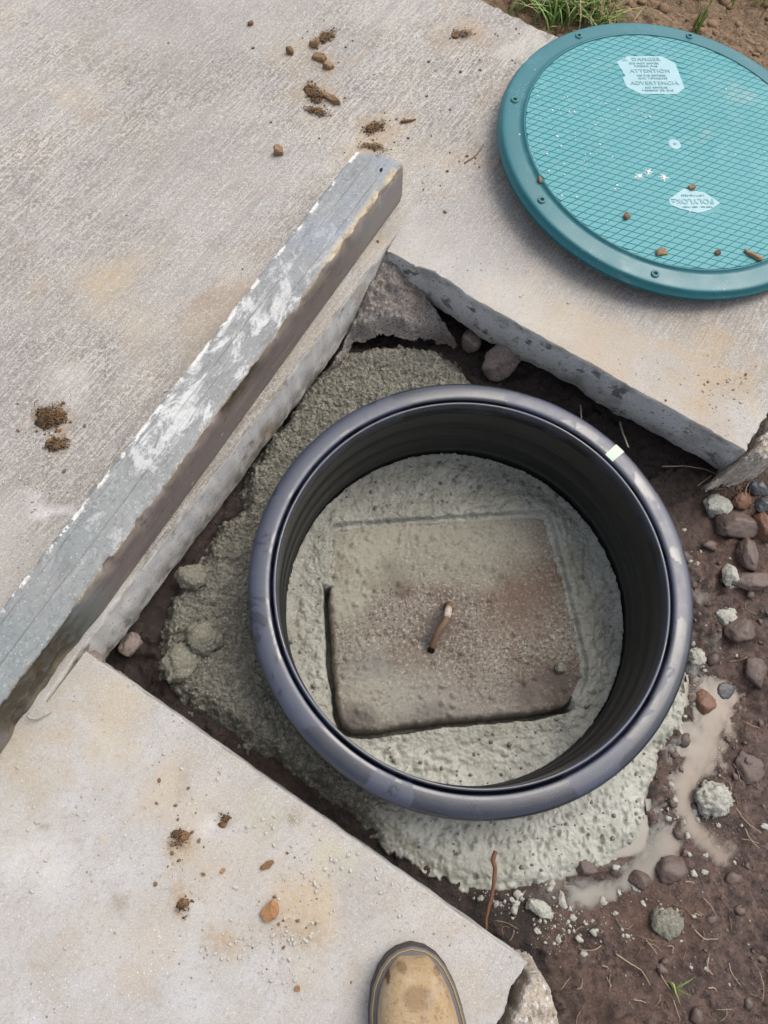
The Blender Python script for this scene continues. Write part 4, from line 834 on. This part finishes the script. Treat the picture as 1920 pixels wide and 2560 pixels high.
# ------------------------------------------------------------------ boot
def boot():
    root = empty('work_boot', (BOOT[0], BOOT[1], 0), 0); tag(root, 'tan leather work boot with a muddy sole on the lower slab', 'boot')
    # half widths (left, right) along the length s (0 toe tip .. .305 heel)
    S_ = np.array([0, .004, .012, .025, .045, .070, .100, .130, .165, .20, .235, .265, .290, .303, .308])
    Lw = np.array([0.002, .019, .032, .0435, .0535, .0590, .0610, .0590, .0535, .0465, .0425, .0405, .0340, .018, .002])
    Rw = np.array([0.002, .018, .031, .0415, .0510, .0575, .0620, .0615, .0545, .0470, .0425, .0405, .0340, .018, .002])
    cx = np.interp(S_, [0, .05, .12, .2, .3], [0, .002, .007, .008, .004])
    def ring(off, z):
        a = []
        for s, l, c in zip(S_, Lw, cx): a.append((c-l, -s))
        for s, r, c in list(zip(S_, Rw, cx))[::-1]: a.append((c+r, -s))
        P = np.array(a); c = np.array([.004, -.15]); t = np.roll(P, -1, 0)-np.roll(P, 1, 0); t /= np.linalg.norm(t, axis=1)[:, None]+1e-9
        nrm = np.stack([t[:, 1], -t[:, 0]], 1); nrm *= -np.sign(((c-P)*nrm).sum(1))[:, None]
        P = P+nrm*off; return np.c_[P, np.full(len(P), z)]
    def stack(name, layers, mat, par, cap=True):
        n = len(layers[0]); V = np.concatenate(layers); F = [[i*n+j, i*n+(j+1) % n, (i+1)*n+(j+1) % n, (i+1)*n+j] for i in range(len(layers)-1) for j in range(n)]
        b = MB(); b.add(V, F)
        if cap:
            for k in (0, len(layers)-1):
                c = layers[k].mean(0); b.add(np.r_[layers[k], [c]], [[j, (j+1) % n, n] for j in range(n)])
        me = b.mesh(name); bm = bmesh.new(); bm.from_mesh(me); bmesh.ops.remove_doubles(bm, verts=bm.verts, dist=1e-5); bmesh.ops.recalc_face_normals(bm, faces=bm.faces); bm.to_mesh(me); bm.free()
        o = link(name, me, mat, par); return o
    ol = [ring(-.004, .0005), ring(0, .005), ring(.0006, .016), ring(-.0018, .019), ring(.0006, .022), ring(0, .0325), ring(-.001, .034)]
    for q in ol[1:-1]: q[:, :2] += .0013*np.stack([fbm(q[:, 0]*90, q[:, 1]*90+q[:, 2]*200, 3, 301), fbm(q[:, 0]*90, q[:, 1]*90+q[:, 2]*200, 3, 302)], 1)
    sole = stack('sole', ol, M['sole'], root)
    w = stack('welt', [ring(-.0012, .0335), ring(-.0008, .0372), ring(-.0022, .0385), ring(-.013, .0388)], M['welt'], root)
    P = ring(-.0042, .0391); b = MB(); Q = np.r_[P[1:len(S_)-1], P[len(S_)+1:-1][0:0]]
    Lp = P[:9]; Rp = P[::-1][:9]; path = np.r_[Lp[::-1], Rp[1:]]
    tt = np.linspace(0, 1, 90); seg = np.r_[0, np.cumsum(np.linalg.norm(np.diff(path, axis=0), axis=1))]; seg /= seg[-1]
    path = np.stack([np.interp(tt, seg, path[:, k]) for k in range(3)], 1); b.tube(path, .0008, 4); link('stitching', b.mesh('stitching'), M['stitch'], w)
    # upper: cross sections along s
    ks = 22; V = []; secs = []
    ss = np.array([.0105, .0125, .017, .024, .034, .048, .066, .088, .112, .136, .158, .178, .196, .214])
    hh = np.array([.034, .042, .050, .0575, .064, .0690, .0720, .0745, .080, .092, .108, .124, .134, .140])
    for s, h in zip(ss, hh):
        l = np.interp(s-.0, S_, Lw)-.0095-.003*np.exp(-s/.03); r = np.interp(s, S_, Rw)-.0095-.003*np.exp(-s/.03); c = np.interp(s, S_, cx); l = max(l, .004); r = max(r, .004)
        t = np.linspace(0, np.pi, ks); x = np.where(np.cos(t) > 0, r, l)*np.sign(np.cos(t))*np.abs(np.cos(t))**.62+c; h = h+.010; z = .0382+(h-.0382)*np.sin(t)**.78
        V.append(np.stack([x, np.full(ks, -s), z], 1))
    # carry on to ankle and shaft as closed rings
    n = ks; b = MB(); A = np.concatenate(V); m = len(V)
    F = [[i*n+j, i*n+j+1, (i+1)*n+j+1, (i+1)*n+j] for i in range(m-1) for j in range(n-1)]; b.add(A, F); b.add(np.r_[V[0], [V[0].mean(0)]], [[j, j+1, n] for j in range(n-1)])
    rings = []
    last = V[-1]
    for z, y0, y1, w_ in [(.0382, -.178, -.300, .0395), (.060, -.178, -.3015, .0415), (.092, -.178, -.2990, .041), (.124, -.178, -.294, .0395), (.150, -.188, -.290, .0405), (.185, -.192, -.292, .0435), (.215, -.193, -.294, .0455)]:
        a = np.linspace(0, 2*np.pi, 36, endpoint=False); yc = (y0+y1)/2; hl = (y0-y1)/2
        rings.append(np.stack([.006+w_*np.sign(np.cos(a))*np.abs(np.cos(a))**.8, yc+hl*np.sin(a), a*0+z], 1))
    k = 36; b.add(np.concatenate(rings), [[i*k+j, i*k+(j+1) % k, (i+1)*k+(j+1) % k, (i+1)*k+j] for i in range(len(rings)-1) for j in range(k)])
    me = b.mesh('upper'); bm = bmesh.new(); bm.from_mesh(me); bmesh.ops.remove_doubles(bm, verts=bm.verts, dist=1e-5); bmesh.ops.recalc_face_normals(bm, faces=bm.faces); bm.to_mesh(me); bm.free()
    up = link('upper', me, M['leather'], root); sd = up.modifiers.new('sub', 'SUBSURF'); sd.levels = 1; sd.render_levels = 2
    # inside of the shaft, tongue and laces
    r_ = rings[-1].copy(); c = r_.mean(0); q = [r_, c+(r_-c)*[.90, .93, 1], c+(r_-c)*[.90, .93, 1]-[0, 0, .10]]
    b = MB(); b.add(np.concatenate(q), [[i*k+j, (i+1)*k+j, (i+1)*k+(j+1) % k, i*k+(j+1) % k] for i in range(2) for j in range(k)]); b.add(np.r_[q[2], [q[2].mean(0)]], [[j, (j+1) % k, k] for j in range(k)]); link('lining', b.mesh('lining'), M['lining'], up)
    for i in range(5):
        s = .118+.014*i; z = np.interp(s, ss, hh)+.0115; y = -s; t = np.linspace(-1, 1, 9); b = MB(); b.tube(np.stack([.006+t*.02, y+t*.004*(-1)**i, z+.001-.010*t*t], 1), .0019, 6); link('lace', b.mesh('lace'), M['lace'], up)
boot()

# ------------------------------------------------------------------ loose things
SEED = [100]
def zground(x, y): return float(ground_h(np.array([x]), np.array([y]))[0])
def item_rock(name, x, y, rx, ry, mat, label, cat, group=None, z=None, rz=None, sub=4, rough=.30, fine=.07, facet=5, sink=.42, base=None, rot=0, extra=None):
    SEED[0] += 1; zb = -.125 if z is None else z
    g = D(x, y, zb)
    if z is None:
        for _ in range(3): zb = zground(g[0], g[1]); g = D(x, y, zb+.01)
    k = dsize(x, y, zb); h = rz*k if rz else (rx+ry)/2*k*.72
    V, F = rock_v(rx*k, ry*k, h, SEED[0], sub, rough, fine, facet); c, s = math.cos(rot), math.sin(rot); V = V@np.array([[c, s, 0], [-s, c, 0], [0, 0, 1]])
    b = MB(); b.add(V, F); me = b.mesh(name); o = link(name, me, mat); o.location = (g[0], g[1], zb+h*(1-2*sink)*.9 if z is None else zb-V[:, 2].min()-.0015)
    return tag(o, label, cat, group)
LM = 'mortar_lump'
item_rock(LM, 1553, 1090, 30, 24, M['pale'], 'pale rounded mortar lump beside the brown stones below the slab corner', 'mortar lump', fine=.12, facet=2)
item_rock(LM, 1582, 1240, 21, 31, M['pale'], 'pointed cream mortar lump on the mud under the long brown stone', 'mortar lump', facet=7)
item_rock(LM, 1572, 1332, 24, 24, M['pale'], 'cream mortar lump level with the hatch handle on the right mud', 'mortar lump', facet=5)
item_rock(LM, 1447, 1996, 33, 33, M['lump'], 'round grey mortar lump pressed in the mud below the puddle', 'mortar lump', fine=.12, facet=2, sink=.5)
item_rock(LM, 418, 1252, 34, 30, M['lump'], 'sandy mortar lump nearest the whitewashed slab face', 'mortar lump', z=-.128, fine=.17, facet=3)
item_rock(LM, 447, 1384, 40, 36, M['lump'], 'largest round mortar lump on the bed left of the riser', 'mortar lump', z=-.132, fine=.18, facet=1)
item_rock(LM, 397, 1440, 38, 42, M['lump'], 'mortar lump at the dark left edge of the bed', 'mortar lump', z=-.145, fine=.20, facet=1)
item_rock(LM, 1170, 1962, 30, 17, M['pale'], 'long mortar lump beside the reddish stick in dark soil', 'mortar lump', fine=.12, rot=-.5)
item_rock(LM, 1216, 1945, 12, 21, M['pale'], 'small upright mortar lump right of the reddish stick', 'mortar lump', fine=.12)
item_rock(LM, 1545, 1728, 38, 34, M['pale'], 'crumbly mortar lump on the right bank of the puddle', 'mortar lump', fine=.28, rough=.3, facet=0, sub=4)
item_rock(LM, 1510, 1420, 17, 22, M['pale'], 'crumbly pale mortar lump touching the right side of the riser', 'mortar lump', fine=.25, facet=0)
ST = 'muddy_stone'
item_rock(ST, 1606, 1078, 24, 19, M['red'], 'small reddish stone under the hanging roots', 'stone')
item_rock(ST, 1597, 1132, 46, 36, M['stone'], 'largest brown muddy stone below the slab corner', 'stone', rz=30)
item_rock(ST, 1618, 1200, 26, 38, M['stone'], 'long brown muddy stone below the largest one', 'stone', rz=26)
item_rock(ST, 1652, 1138, 20, 42, M['red'], 'rust red stone cut by the right picture edge', 'stone')
item_rock(ST, 1632, 1252, 48, 22, M['stone'], 'flat muddy stone right of the pointed cream lump', 'stone', rz=18)
item_rock(ST, 1645, 1052, 24, 17, M['dark'], 'dark grey stone under the slab corner at the right edge', 'stone')
item_rock(ST, 1652, 1085, 18, 20, M['dark'], 'blackish stone at the right edge above the rust red one', 'stone')
item_rock(ST, 1523, 1516, 27, 33, M['red'], 'red brown clod capped with mortar at the head of the puddle', 'clod', facet=7, rz=26)
item_rock(ST, 1568, 1492, 24, 20, M['dark'], 'dark wet stone in the mud above the puddle', 'stone')
item_rock(ST, 1262, 1872, 31, 20, M['stone'], 'brown stone half sunk in the wet mortar', 'stone', z=-.145, rz=17)
item_rock(ST, 1437, 1880, 40, 30, M['stone'], 'broad muddy clod standing in the lower puddle', 'clod', z=-.148, rz=24)
item_rock(ST, 1375, 1900, 26, 21, M['stone'], 'small muddy clod left of the broad one in the puddle', 'clod', z=-.148, rz=20)
item_rock(ST, 1604, 1360, 34, 26, M['stone'], 'brown clod right of the cream lump on the right mud', 'clod', rz=16)
item_rock(ST, 1635, 1450, 30, 34, M['stone'], 'brown clod at the right edge above the puddle', 'clod', rz=18)
item_rock(ST, 1625, 1660, 38, 34, M['stone'], 'clod on the mud bank right of the puddle', 'clod', rz=14)
RB = 'rubble_piece'
item_rock(RB, 1078, 800, 50, 42, M['pink'], 'large pinkish rubble wedged under the sawn grey face', 'rubble', z=-.165, facet=8, rz=52, rot=.3)
item_rock(RB, 1016, 752, 22, 30, M['pink'], 'narrow grey rubble left of the large pinkish one', 'rubble', z=-.16, facet=8, rz=34)
item_rock(RB, 286, 1396, 22, 30, M['pink'], 'pale rubble in the dark gap under the whitewashed face', 'rubble', z=-.16, facet=6, rot=-.3)
item_rock(RB, 222, 1432, 32, 17, M['pink'], 'angular rubble chip at the lower corner of the cut', 'rubble', z=-.10, facet=7, rot=-.7, rz=60)
item_rock(RB, 272, 1474, 30, 16, M['pink'], 'second rubble chip along the lower slab edge', 'rubble', z=-.13, facet=6, rot=-.6, rz=50)
item_rock(RB, 1640, 985, 40, 30, M['pink'], 'rough rubble under the outer slab corner', 'rubble', z=-.13, facet=5, rz=48)
item_rock('pebble', 1209, 1442, 12, 13, M['lump'], 'round mortar pebble on the dark corner of the hatch cover', 'pebble', z=-.206, facet=3)

def chip(name, x, y, l, w, h, rot, mat, label, cat='wood chip', group=None, pos=None, z=0):
    SEED[0] += 1; g = D(x, y, z) if pos is None else pos; k = dsize(x, y, z); l *= k/2; w *= k/2; h *= k
    b = MB(); rg = np.random.default_rng(SEED[0]); m = 9; an = np.sort((np.arange(m)+rg.uniform(-.38, .38, m))*2*np.pi/m); rd = rg.uniform(.78, 1.16, m)
    P = np.stack([l*rd*np.sign(np.cos(an))*np.abs(np.cos(an))**.7, w*rd*np.sign(np.sin(an))*np.abs(np.sin(an))**.7], 1); tl = rg.uniform(-.35, .35, 2); V = []
    for zf, sc in ((0, .92), (.45, 1.04), (.85, .96), (1.0, .72)):
        q = P*sc*(1+rg.uniform(-.07, .07, (m, 1))); zz = h*zf*(1+tl[0]*P[:, 0]/l+tl[1]*P[:, 1]/w)*(1+rg.uniform(-.16, .16, m)*(zf > .5)); V.append(np.c_[q, zz])
    V.append(np.array([[l*.1*rg.normal(), w*.1*rg.normal(), h*rg.uniform(.85, 1.1)]])); V = np.concatenate(V)
    F = [[a*m+i, a*m+(i+1) % m, (a+1)*m+(i+1) % m, (a+1)*m+i] for a in range(3) for i in range(m)]+[[3*m+i, 3*m+(i+1) % m, 4*m] for i in range(m)]+[list(range(m))[::-1]]
    b.add(V, F); o = link(name, b.mesh(name, False), mat); o.location = (g[0], g[1], g[2]+.0002); o.rotation_euler = (0, 0, rot)
    return tag(o, label, cat, group)
WC = 'wood_chip'
chip(WC, 602, 331, 23, 21, 15, .3, M['chip'], 'tan cube shaped wood chip left of the timber end')
chip(WC, 627, 115, 14, 15, 12, .5, M['chipd'], 'small dark brown wood chip left of the clods')
chip(WC, 541, 53, 12, 11, 7, .3, M['chipd'], 'smallest dark chip near the top of the pavement')
chip(WC, 714, 216, 52, 12, 10, -.72, M['chip'], 'finger long brown wood piece beside the fibrous clump', 'wood piece')
chip(WC, 690, 128, 32, 17, 11, -.35, M['chip'], 'light tan bark clod below the topmost clump')
chip(WC, 709, 145, 22, 18, 10, .3, M['chip'], 'light tan bark piece with splinters under the tan clod')
chip(WC, 880, 263, 34, 8, 5, .25, M['chipd'], 'thin curved bark strip above the timber end')
chip(WC, 585, 1968, 44, 38, 17, .6, M['chipo'], 'large orange wood chip on the lower slab')
chip(WC, 578, 1868, 30, 14, 8, .45, M['chipd'], 'dark brown bark chip above the orange one on the lower slab')
chip(WC, 482, 1880, 13, 8, 5, .7, M['chipo'], 'tiny red brown chip in the middle of the lower slab')
chip(WC, 643, 2134, 14, 12, 8, .2, M['chipo'], 'red crumb near the left of the boot toe')
chip(WC, 679, 98, 22, 20, 12, .2, M['chip'], 'rounded tan clod at the foot of the topmost clump')
for x, y, l, w, r, lab, m in [(1353, 469, 16, 13, .9, 'brown chip on the lower left of the green lid', 'chipd'), (1427, 546, 25, 15, .2, 'broad tan chip near the lower edge of the green lid', 'chip'), (1494, 407, 15, 9, 0, 'small tan chip above the maker plaque on the lid', 'chip'), (1626, 553, 38, 12, -.5, 'long brown wood piece at the lower right of the lid tread', 'chip'), (1549, 548, 10, 9, 0, 'tiny grey chip between the tan chip and the long one on the lid', 'chipd'), (1166, 391, 9, 12, .3, 'small tan chip on the left rim of the green lid', 'chip')]:
    o = chip(WC, x, y, l*1.1, w*1.1, 6, r, M[m], lab, pos=on_lid(x, y, .0006 if x > 1200 else -.002)); o.rotation_euler = (-.0174, .0612, r)

def clump(x, y, rx, ry, n, label, z=0, dark=.5, core=3, rot=0, name='fibrous_clump', cat='root clump', L=1.0):
    SEED[0] += 1; rg = np.random.default_rng(SEED[0]); g = D(x, y, z); k = dsize(x, y, z); rx *= k; ry *= k; b = MB(); c_, s_ = math.cos(rot), math.sin(rot)
    R2 = np.array([[c_, -s_], [s_, c_]])
    for i in range(core):
        p = R2@(rg.uniform(-.6, .6, 2)*[rx, ry]); r = min(rx, ry)*rg.uniform(.35, .6); V, F = rock_v(r*1.3, r, r*.45, SEED[0]*7+i, 3, .45, .35); b.add(V+[p[0], p[1], max(r*.25, .001)], F, 1 if i % 2 else 2)
    for i in range(int(n*1.2)):                                                     # loose crumbs round the core
        p = R2@(rg.normal(0, .55, 2)*[rx, ry]); r = rg.uniform(.0006, .0018); V, F = ICO[1]; b.add(V*r*[1.2, 1, .8]+[p[0], p[1], r*.6], F, 1)
    for i in range(int(n*2.6)):
        p = R2@(rg.normal(0, .42, 2)*[rx, ry]); a = rg.normal(rot, 1.0); l = rg.uniform(.006, .017)*L; t = np.linspace(-.5, .5, 5); cv = rg.normal(0, .5)
        h = rg.uniform(.001, .5*min(rx, ry)+.002)
        P = np.stack([p[0]+l*t*math.cos(a)-cv*l*t*t*math.sin(a), p[1]+l*t*math.sin(a)+cv*l*t*t*math.cos(a), h*(1-3*t*t)+.0006+np.abs(t)*0], 1); P[:, 2] = np.maximum(P[:, 2], .0005)
        b.tube(P, rg.uniform(.0003, .0006), 3, 0 if rg.random() > dark*.4 else 1)
    o = link(name, b.mesh(name), [M['fib'], M['fibd'], M['chipd']]); o.location = (g[0], g[1], z); return tag(o, label, cat)
clump(704, 82, 26, 13, 46, 'topmost brown fibrous clump on the pavement', core=4, rot=.7)
clump(679, 205, 17, 32, 70, 'largest fibrous clump left of the finger long wood piece', core=5, rot=.25)
clump(684, 242, 30, 10, 36, 'dark fibrous strip just below the largest clump', core=4, rot=-.3, dark=1)
clump(808, 278, 26, 14, 44, 'thin brown root tuft just above the timber end', core=1, rot=.6)
clump(112, 903, 30, 26, 90, 'dark root tuft near the left picture edge', core=6, rot=.2, dark=1.2)
clump(124, 960, 24, 16, 50, 'smaller root tuft directly below the dark one at the left', core=4, rot=.1, dark=1)
clump(808, 318, 30, 10, 30, 'splinters and fibres at the far end of the timber', core=0, rot=-.2, name='splinter_tuft', cat='splinters', dark=.2, L=.7)
clump(386, 1812, 22, 18, 10, 'brown dirt patch crumbs in the middle of the lower slab', core=3, name='soil_crumbs', cat='soil crumbs', dark=1, L=.4)
clump(485, 1771, 14, 16, 8, 'dark soil crumbs near the edge of the lower slab', core=3, name='soil_crumbs', cat='soil crumbs', dark=1, L=.4)
clump(398, 1957, 20, 24, 8, 'tan soil crumbs below the brown patch on the lower slab', core=2, name='soil_crumbs', cat='soil crumbs', dark=.6, L=.4)
clump(1000, 75, 30, 14, 20, 'dirt crumbs near the top edge of the pavement', core=1, name='soil_crumbs', cat='soil crumbs', dark=.6)
clump(1100, 345, 12, 14, 16, 'wispy dark rootlets left of the green lid', core=0, name='rootlet_wisp', cat='rootlets', dark=1)

def strand(name, pts, r, mat, label, cat, z=0, group=None, zs=None, k=5, n=24):
    P = np.array([D(x, y, (zs[i] if zs else z)) for i, (x, y) in enumerate(pts)]); s = np.r_[0, np.cumsum(np.linalg.norm(np.diff(P, axis=0), axis=1))]; s /= s[-1]
    t = np.linspace(0, 1, n); Q = np.stack([np.interp(t, s, P[:, i]) for i in range(3)], 1)
    ker = np.array([1, 2, 3, 2, 1.])/9
    for i in range(3): e = np.pad(Q[:, i], 2, 'edge'); Q[:, i] = np.r_[Q[0, i], np.convolve(e, ker, 'valid')[1:-1], Q[-1, i]]
    SEED[0] += 1; o0 = Q[0].copy(); Q = Q-o0; Q[:, 0] += .0008*perlin(t*9, t*0+SEED[0], 5); Q[:, 1] += .0008*perlin(t*9, t*0+SEED[0], 6)
    b = MB(); b.tube(Q, r*(1-.45*t), k); o = link(name, b.mesh(name), mat); o.location = o0; return tag(o, label, cat, group)
strand('stick', [(1071, 1838), (1066, 1850), (1064, 1862), (1070, 1872), (1068, 1895), (1064, 1925), (1057, 1955), (1050, 1985), (1049, 2008), (1052, 2030)], .0034, M['stick'], 'thin reddish stick leaning from the soil over the mortar', 'stick', zs=[-.098, -.098, -.098, -.099, -.102, -.110, -.118, -.124, -.130, -.138], k=7, n=70)
strand('dark_twig', [(1003, 352), (1018, 343), (1030, 334), (1038, 322), (1045, 311)], .0012, M['twig'], 'thin curved dark twig between timber end and lid', 'twig', z=.0012)
strand('grey_root', [(1339, 911), (1343, 930), (1350, 948), (1357, 966)], .0022, M['rootg'], 'stiff grey root hanging between slab and riser at the tape', 'root', zs=[-.112, -.10, -.075, -.045])
strand('grey_root', [(1254, 875), (1255, 893), (1256, 905)], .0018, M['rootg'], 'short grey root stub above the riser left of the tape', 'root', zs=[-.112, -.09, -.07])
strand('grey_root', [(1430, 1008), (1480, 1006), (1530, 1015), (1575, 1040), (1600, 1062)], .0014, M['rootg'], 'long thin root under the grey slab face', 'root', z=-.116)
strand('grey_root', [(365, 1372), (400, 1358), (450, 1352), (500, 1348), (540, 1350), (563, 1356)], .0016, M['twig'], 'thin root arching over the mortar left of the riser', 'root', zs=[-.125, -.112, -.103, -.098, -.100, -.108])
rg = np.random.default_rng(33)
b = MB(); g0 = D(1600, 1040, -.11)
for i in range(46):
    p = D(1600+rg.normal(0, 28), 1035+rg.normal(0, 13), -.115+rg.uniform(0, .02))-g0; q = p+np.array([rg.normal(0, .014), -abs(rg.normal(.012, .014)), rg.normal(-.008, .006)]); c = (p+q)/2+rg.normal(0, .006, 3)
    t = np.linspace(0, 1, 8)[:, None]; b.tube(p*(1-t)**2+2*c*t*(1-t)+q*t*t, rg.uniform(.0004, .0011), 4, 0 if rg.random() < .6 else 1)
o = link('root_tangle', b.mesh('root_tangle'), [M['fib'], M['straw']]); o.location = g0; tag(o, 'tangle of fine brown roots under the slab corner', 'roots')

STRAWL = 'thin pale dry stalk lying on the brown mud'
for i, (x0, y0, x1, y1) in enumerate([(1330, 2060, 1385, 2095), (1385, 2095, 1405, 2128), (1300, 2086, 1312, 2098), (1370, 2160, 1395, 2166), (1420, 2082, 1448, 2138), (1520, 1940, 1548, 1982), (1500, 2008, 1550, 2028), (1530, 2068, 1540, 2106), (1530, 2134, 1548, 2142), (1640, 2098, 1648, 2165), (1590, 1745, 1645, 1800), (1610, 1790, 1640, 1832), (1600, 1812, 1640, 1822), (1620, 1640, 1640, 1700), (1585, 1650, 1600, 1690), (1500, 1975, 1515, 1978), (1440, 2044, 1452, 2060), (1245, 2010, 1262, 2003), (1310, 2110, 1322, 2130), (1480, 1905, 1500, 1908), (1575, 2080, 1600, 2130), (1395, 2030, 1420, 2062), (1455, 2160, 1470, 2205), (1610, 1560, 1640, 1572)]):
    a = D(x0, y0, -.12); e = D(x1, y1, -.12); za = zground(a[0], a[1]); ze = zground(e[0], e[1]); mx = (x0+x1)/2+rg.normal(0, 5); my = (y0+y1)/2+rg.normal(0, 5); m_ = D(mx, my, -.12); zm = zground(m_[0], m_[1])
    strand('dry_stalk', [(x0, y0), (mx, my), (x1, y1)], rg.uniform(.0006, .0012), M['straw'], STRAWL, 'stalk', zs=[za+.003, max(zm, (za+ze)/2)+.003, ze+.003], group='dry stalks on the mud', k=4, n=12)
def blades(name, x, y, n, spread, lo, hi, label, cat, z=None, mats=('grass', 'gdry'), mixd=.3, lean=.5, wid=.0026):
    SEED[0] += 1; rg = np.random.default_rng(SEED[0]); g = D(x, y, -.03 if z is None else z); g[2] = zground(g[0], g[1])-.004; b = MB()
    for i in range(n):
        p = rg.normal(0, 1, 2)*spread; a = rg.random()*6.28; l = rg.uniform(lo, hi); bend = rg.uniform(.2, 1)*lean; w = wid*rg.uniform(.6, 1.2); d = np.array([math.cos(a), math.sin(a), 0]); s = np.array([-d[1], d[0], 0])
        V = []; ns = 6
        for j in range(ns):
            t = j/(ns-1); c = np.array([p[0], p[1], 0])+d*l*(bend*t*t*1.1)+np.array([0, 0, l*t*(1-.45*bend*t)]); ww = w*(1-t**1.5)+.0001; V += [c-s*ww, c+s*ww]
        b.add(V, [[2*j, 2*j+1, 2*j+3, 2*j+2] for j in range(ns-1)], 1 if rg.random() < mixd else 0)
    o = link(name, b.mesh(name), [M[mats[0]], M[mats[1]]]); o.location = g; return tag(o, label, cat)
blades('grass_clump', 1215, 22, 260, .030, .05, .115, 'bright green grass clump behind the pavement edge', 'grass', mixd=.25, lean=.9)
blades('grass_clump', 1150, -5, 120, .028, .04, .09, 'yellowing grass clump left of the bright green one', 'grass', mixd=.6, lean=.9)
blades('grass_clump', 1280, 42, 130, .026, .04, .09, 'low grass clump against the far rim of the lid', 'grass', mixd=.35, lean=1)
blades('grass_sprout', 1500, 72, 9, .005, .05, .10, 'single pale grass sprout behind the lid rim', 'grass', mixd=.2, lean=.35)
blades('grass_sprig', 1456, 2130, 5, .004, .025, .05, 'small green grass sprig on the mud near the bottom', 'grass', z=-.11, mixd=.4, lean=1.0, wid=.0018)
for i, (x, y) in enumerate([(1330, -80), (1480, -60), (1620, -40), (1240, -90), (1100, -120), (1750, 60)]):
    blades('grass_clump', x, y, 120, .04, .04, .10, ['grass clump beyond the top of the picture above the lid', 'grass clump far behind the lid', 'grass clump behind the right of the lid', 'grass clump behind the bright green one', 'grass clump at the far pavement edge on the left', 'grass clump beside the pavement at the far right'][i], 'grass', mixd=.4, lean=.9)

# crumbs on the pavement and on the mud (uncountable)
def crumbs(name, n, sampler, mat, label, smin, smax, zf=0):
    rg = np.random.default_rng(len(name)*13+n); b = MB(); V, F = ICO[2 if smax > .005 else 1]; V4 = [V*(1+.6*n3(V, 1.5, q)+.5*n3(V, 3.1, q+40))[:, None] for q in range(6)]
    ins = None; P = np.array([sampler(rg) for _ in range(n)])
    if zf == 0: ok = polydist(P[:, 0], P[:, 1], SO) > .004; zz = np.zeros(n)
    else: zz = ground_h(P[:, 0], P[:, 1]); ok = polydist(P[:, 0], P[:, 1], np.array([P1, P2, P3, P4, P5, P6, P7, PB])) < -.004
    for p, z, k in zip(P, zz, ok):
        if not k: continue
        s = smin+(smax-smin)*rg.random()**7; a = rg.random()*6.28; v = V4[rg.integers(6)]*s*np.array([1.2, .9, .7]); c, q = math.cos(a), math.sin(a)
        b.add(v@np.array([[c, q, 0], [-q, c, 0], [0, 0, 1]])+[p[0], p[1], z+s*(.45 if zf == 0 else .1)], F)
    return tag(link(name, b.mesh(name, smax > .005), mat), label, kind='stuff')
def px(rg, x, y, sx, sy): return D(x+rg.normal(0, sx), y+rg.normal(0, sy))[:2]
CL = [(620, 2000, 60, 30), (560, 2020, 50, 18), (660, 1870, 45, 40), (745, 1870, 40, 35), (590, 1770, 50, 18), (290, 1880, 200, 120), (450, 2000, 220, 130), (180, 1700, 110, 90), (60, 1060, 40, 30), (260, 1060, 120, 120), (620, 2085, 30, 40), (1560, 850, 50, 35), (1120, 640, 80, 50), (520, 2050, 60, 15), (860, 1930, 40, 40)]
crumbs('mortar_crumbs', 1500, lambda r: px(r, *CL[r.integers(len(CL))]), M['crumb'], 'fine pale crumbs scattered over the pavement', .0004, .0030)
crumbs('soil_grit', 900, lambda r: px(r, *[(690, 170, 60, 90), (820, 270, 50, 50), (1020, 100, 90, 50), (110, 930, 35, 50), (950, 330, 90, 60), (385, 1830, 40, 60), (1560, 830, 45, 40), (500, 250, 300, 200), (620, 1960, 60, 60)][r.integers(9)]), M['chipd'], 'fine brown soil grit scattered over the pavement', .0005, .003)
MC = [(1510, 1360, 14, 60), (1530, 1450, 30, 50), (1570, 1740, 35, 30), (1600, 1780, 40, 60), (1150, 1960, 60, 25), (1500, 2000, 90, 90), (1290, 2040, 60, 40), (1600, 1420, 40, 60), (1530, 1230, 50, 90), (1250, 2020, 40, 30)]
crumbs('mud_crumbs', 900, lambda r: px(r, *MC[r.integers(len(MC))]), M['pale'], 'pale mortar crumbs scattered on the mud', .0008, .006, 1)
crumbs('mud_clods', 380, lambda r: D(r.uniform(1420, 1700), r.uniform(1020, 2300), -.12)[:2], M['stone'], 'small soil clods scattered on the mud', .0015, .010, 1)
crumbs('topsoil_clods', 900, lambda r: D(r.uniform(1050, 1750), r.uniform(-120, 150), -.03)[:2], plain('dry_soil_clod', (.16, .098, .055), (.27, .18, .11), .95, 60, .6), 'dry soil clods behind the lid', .002, .013, 1)
# rootlets on the soil (uncountable)
b = MB(); rg = np.random.default_rng(8)
for i in range(330):
    if i < 160: q = D(rg.uniform(1040, 1680), rg.uniform(1250, 2230), -.12)
    else: q = D(rg.uniform(1060, 1720), rg.uniform(-60, 130), -.03)
    if polydist(q[:1], q[1:2], np.array([P1, P2, P3, P4, P5, P6, P7, PB]))[0] > -.005 or np.hypot(q[0]-RC[0], q[1]-RC[1]) < .37 or polydist(q[:1], q[1:2], MOR)[0] > -.01 or puddle_d(q[:1], q[1:2])[0] > .2: continue
    a = rg.random()*6.28; l = rg.uniform(.008, .035); cv = rg.normal(0, .7); t = np.linspace(-.5, .5, 7); xx = q[0]+l*t*math.cos(a)-cv*l*t*t*math.sin(a); yy = q[1]+l*t*math.sin(a)+cv*l*t*t*math.cos(a)
    b.tube(np.stack([xx, yy, ground_h(xx, yy)+.0012], 1), rg.uniform(.0003, .0007), 3, int(rg.integers(2)))
tag(link('fine_rootlets', b.mesh('fine_rootlets'), [M['fib'], M['straw']]), 'fine rootlets strewn over the soil', kind='stuff')
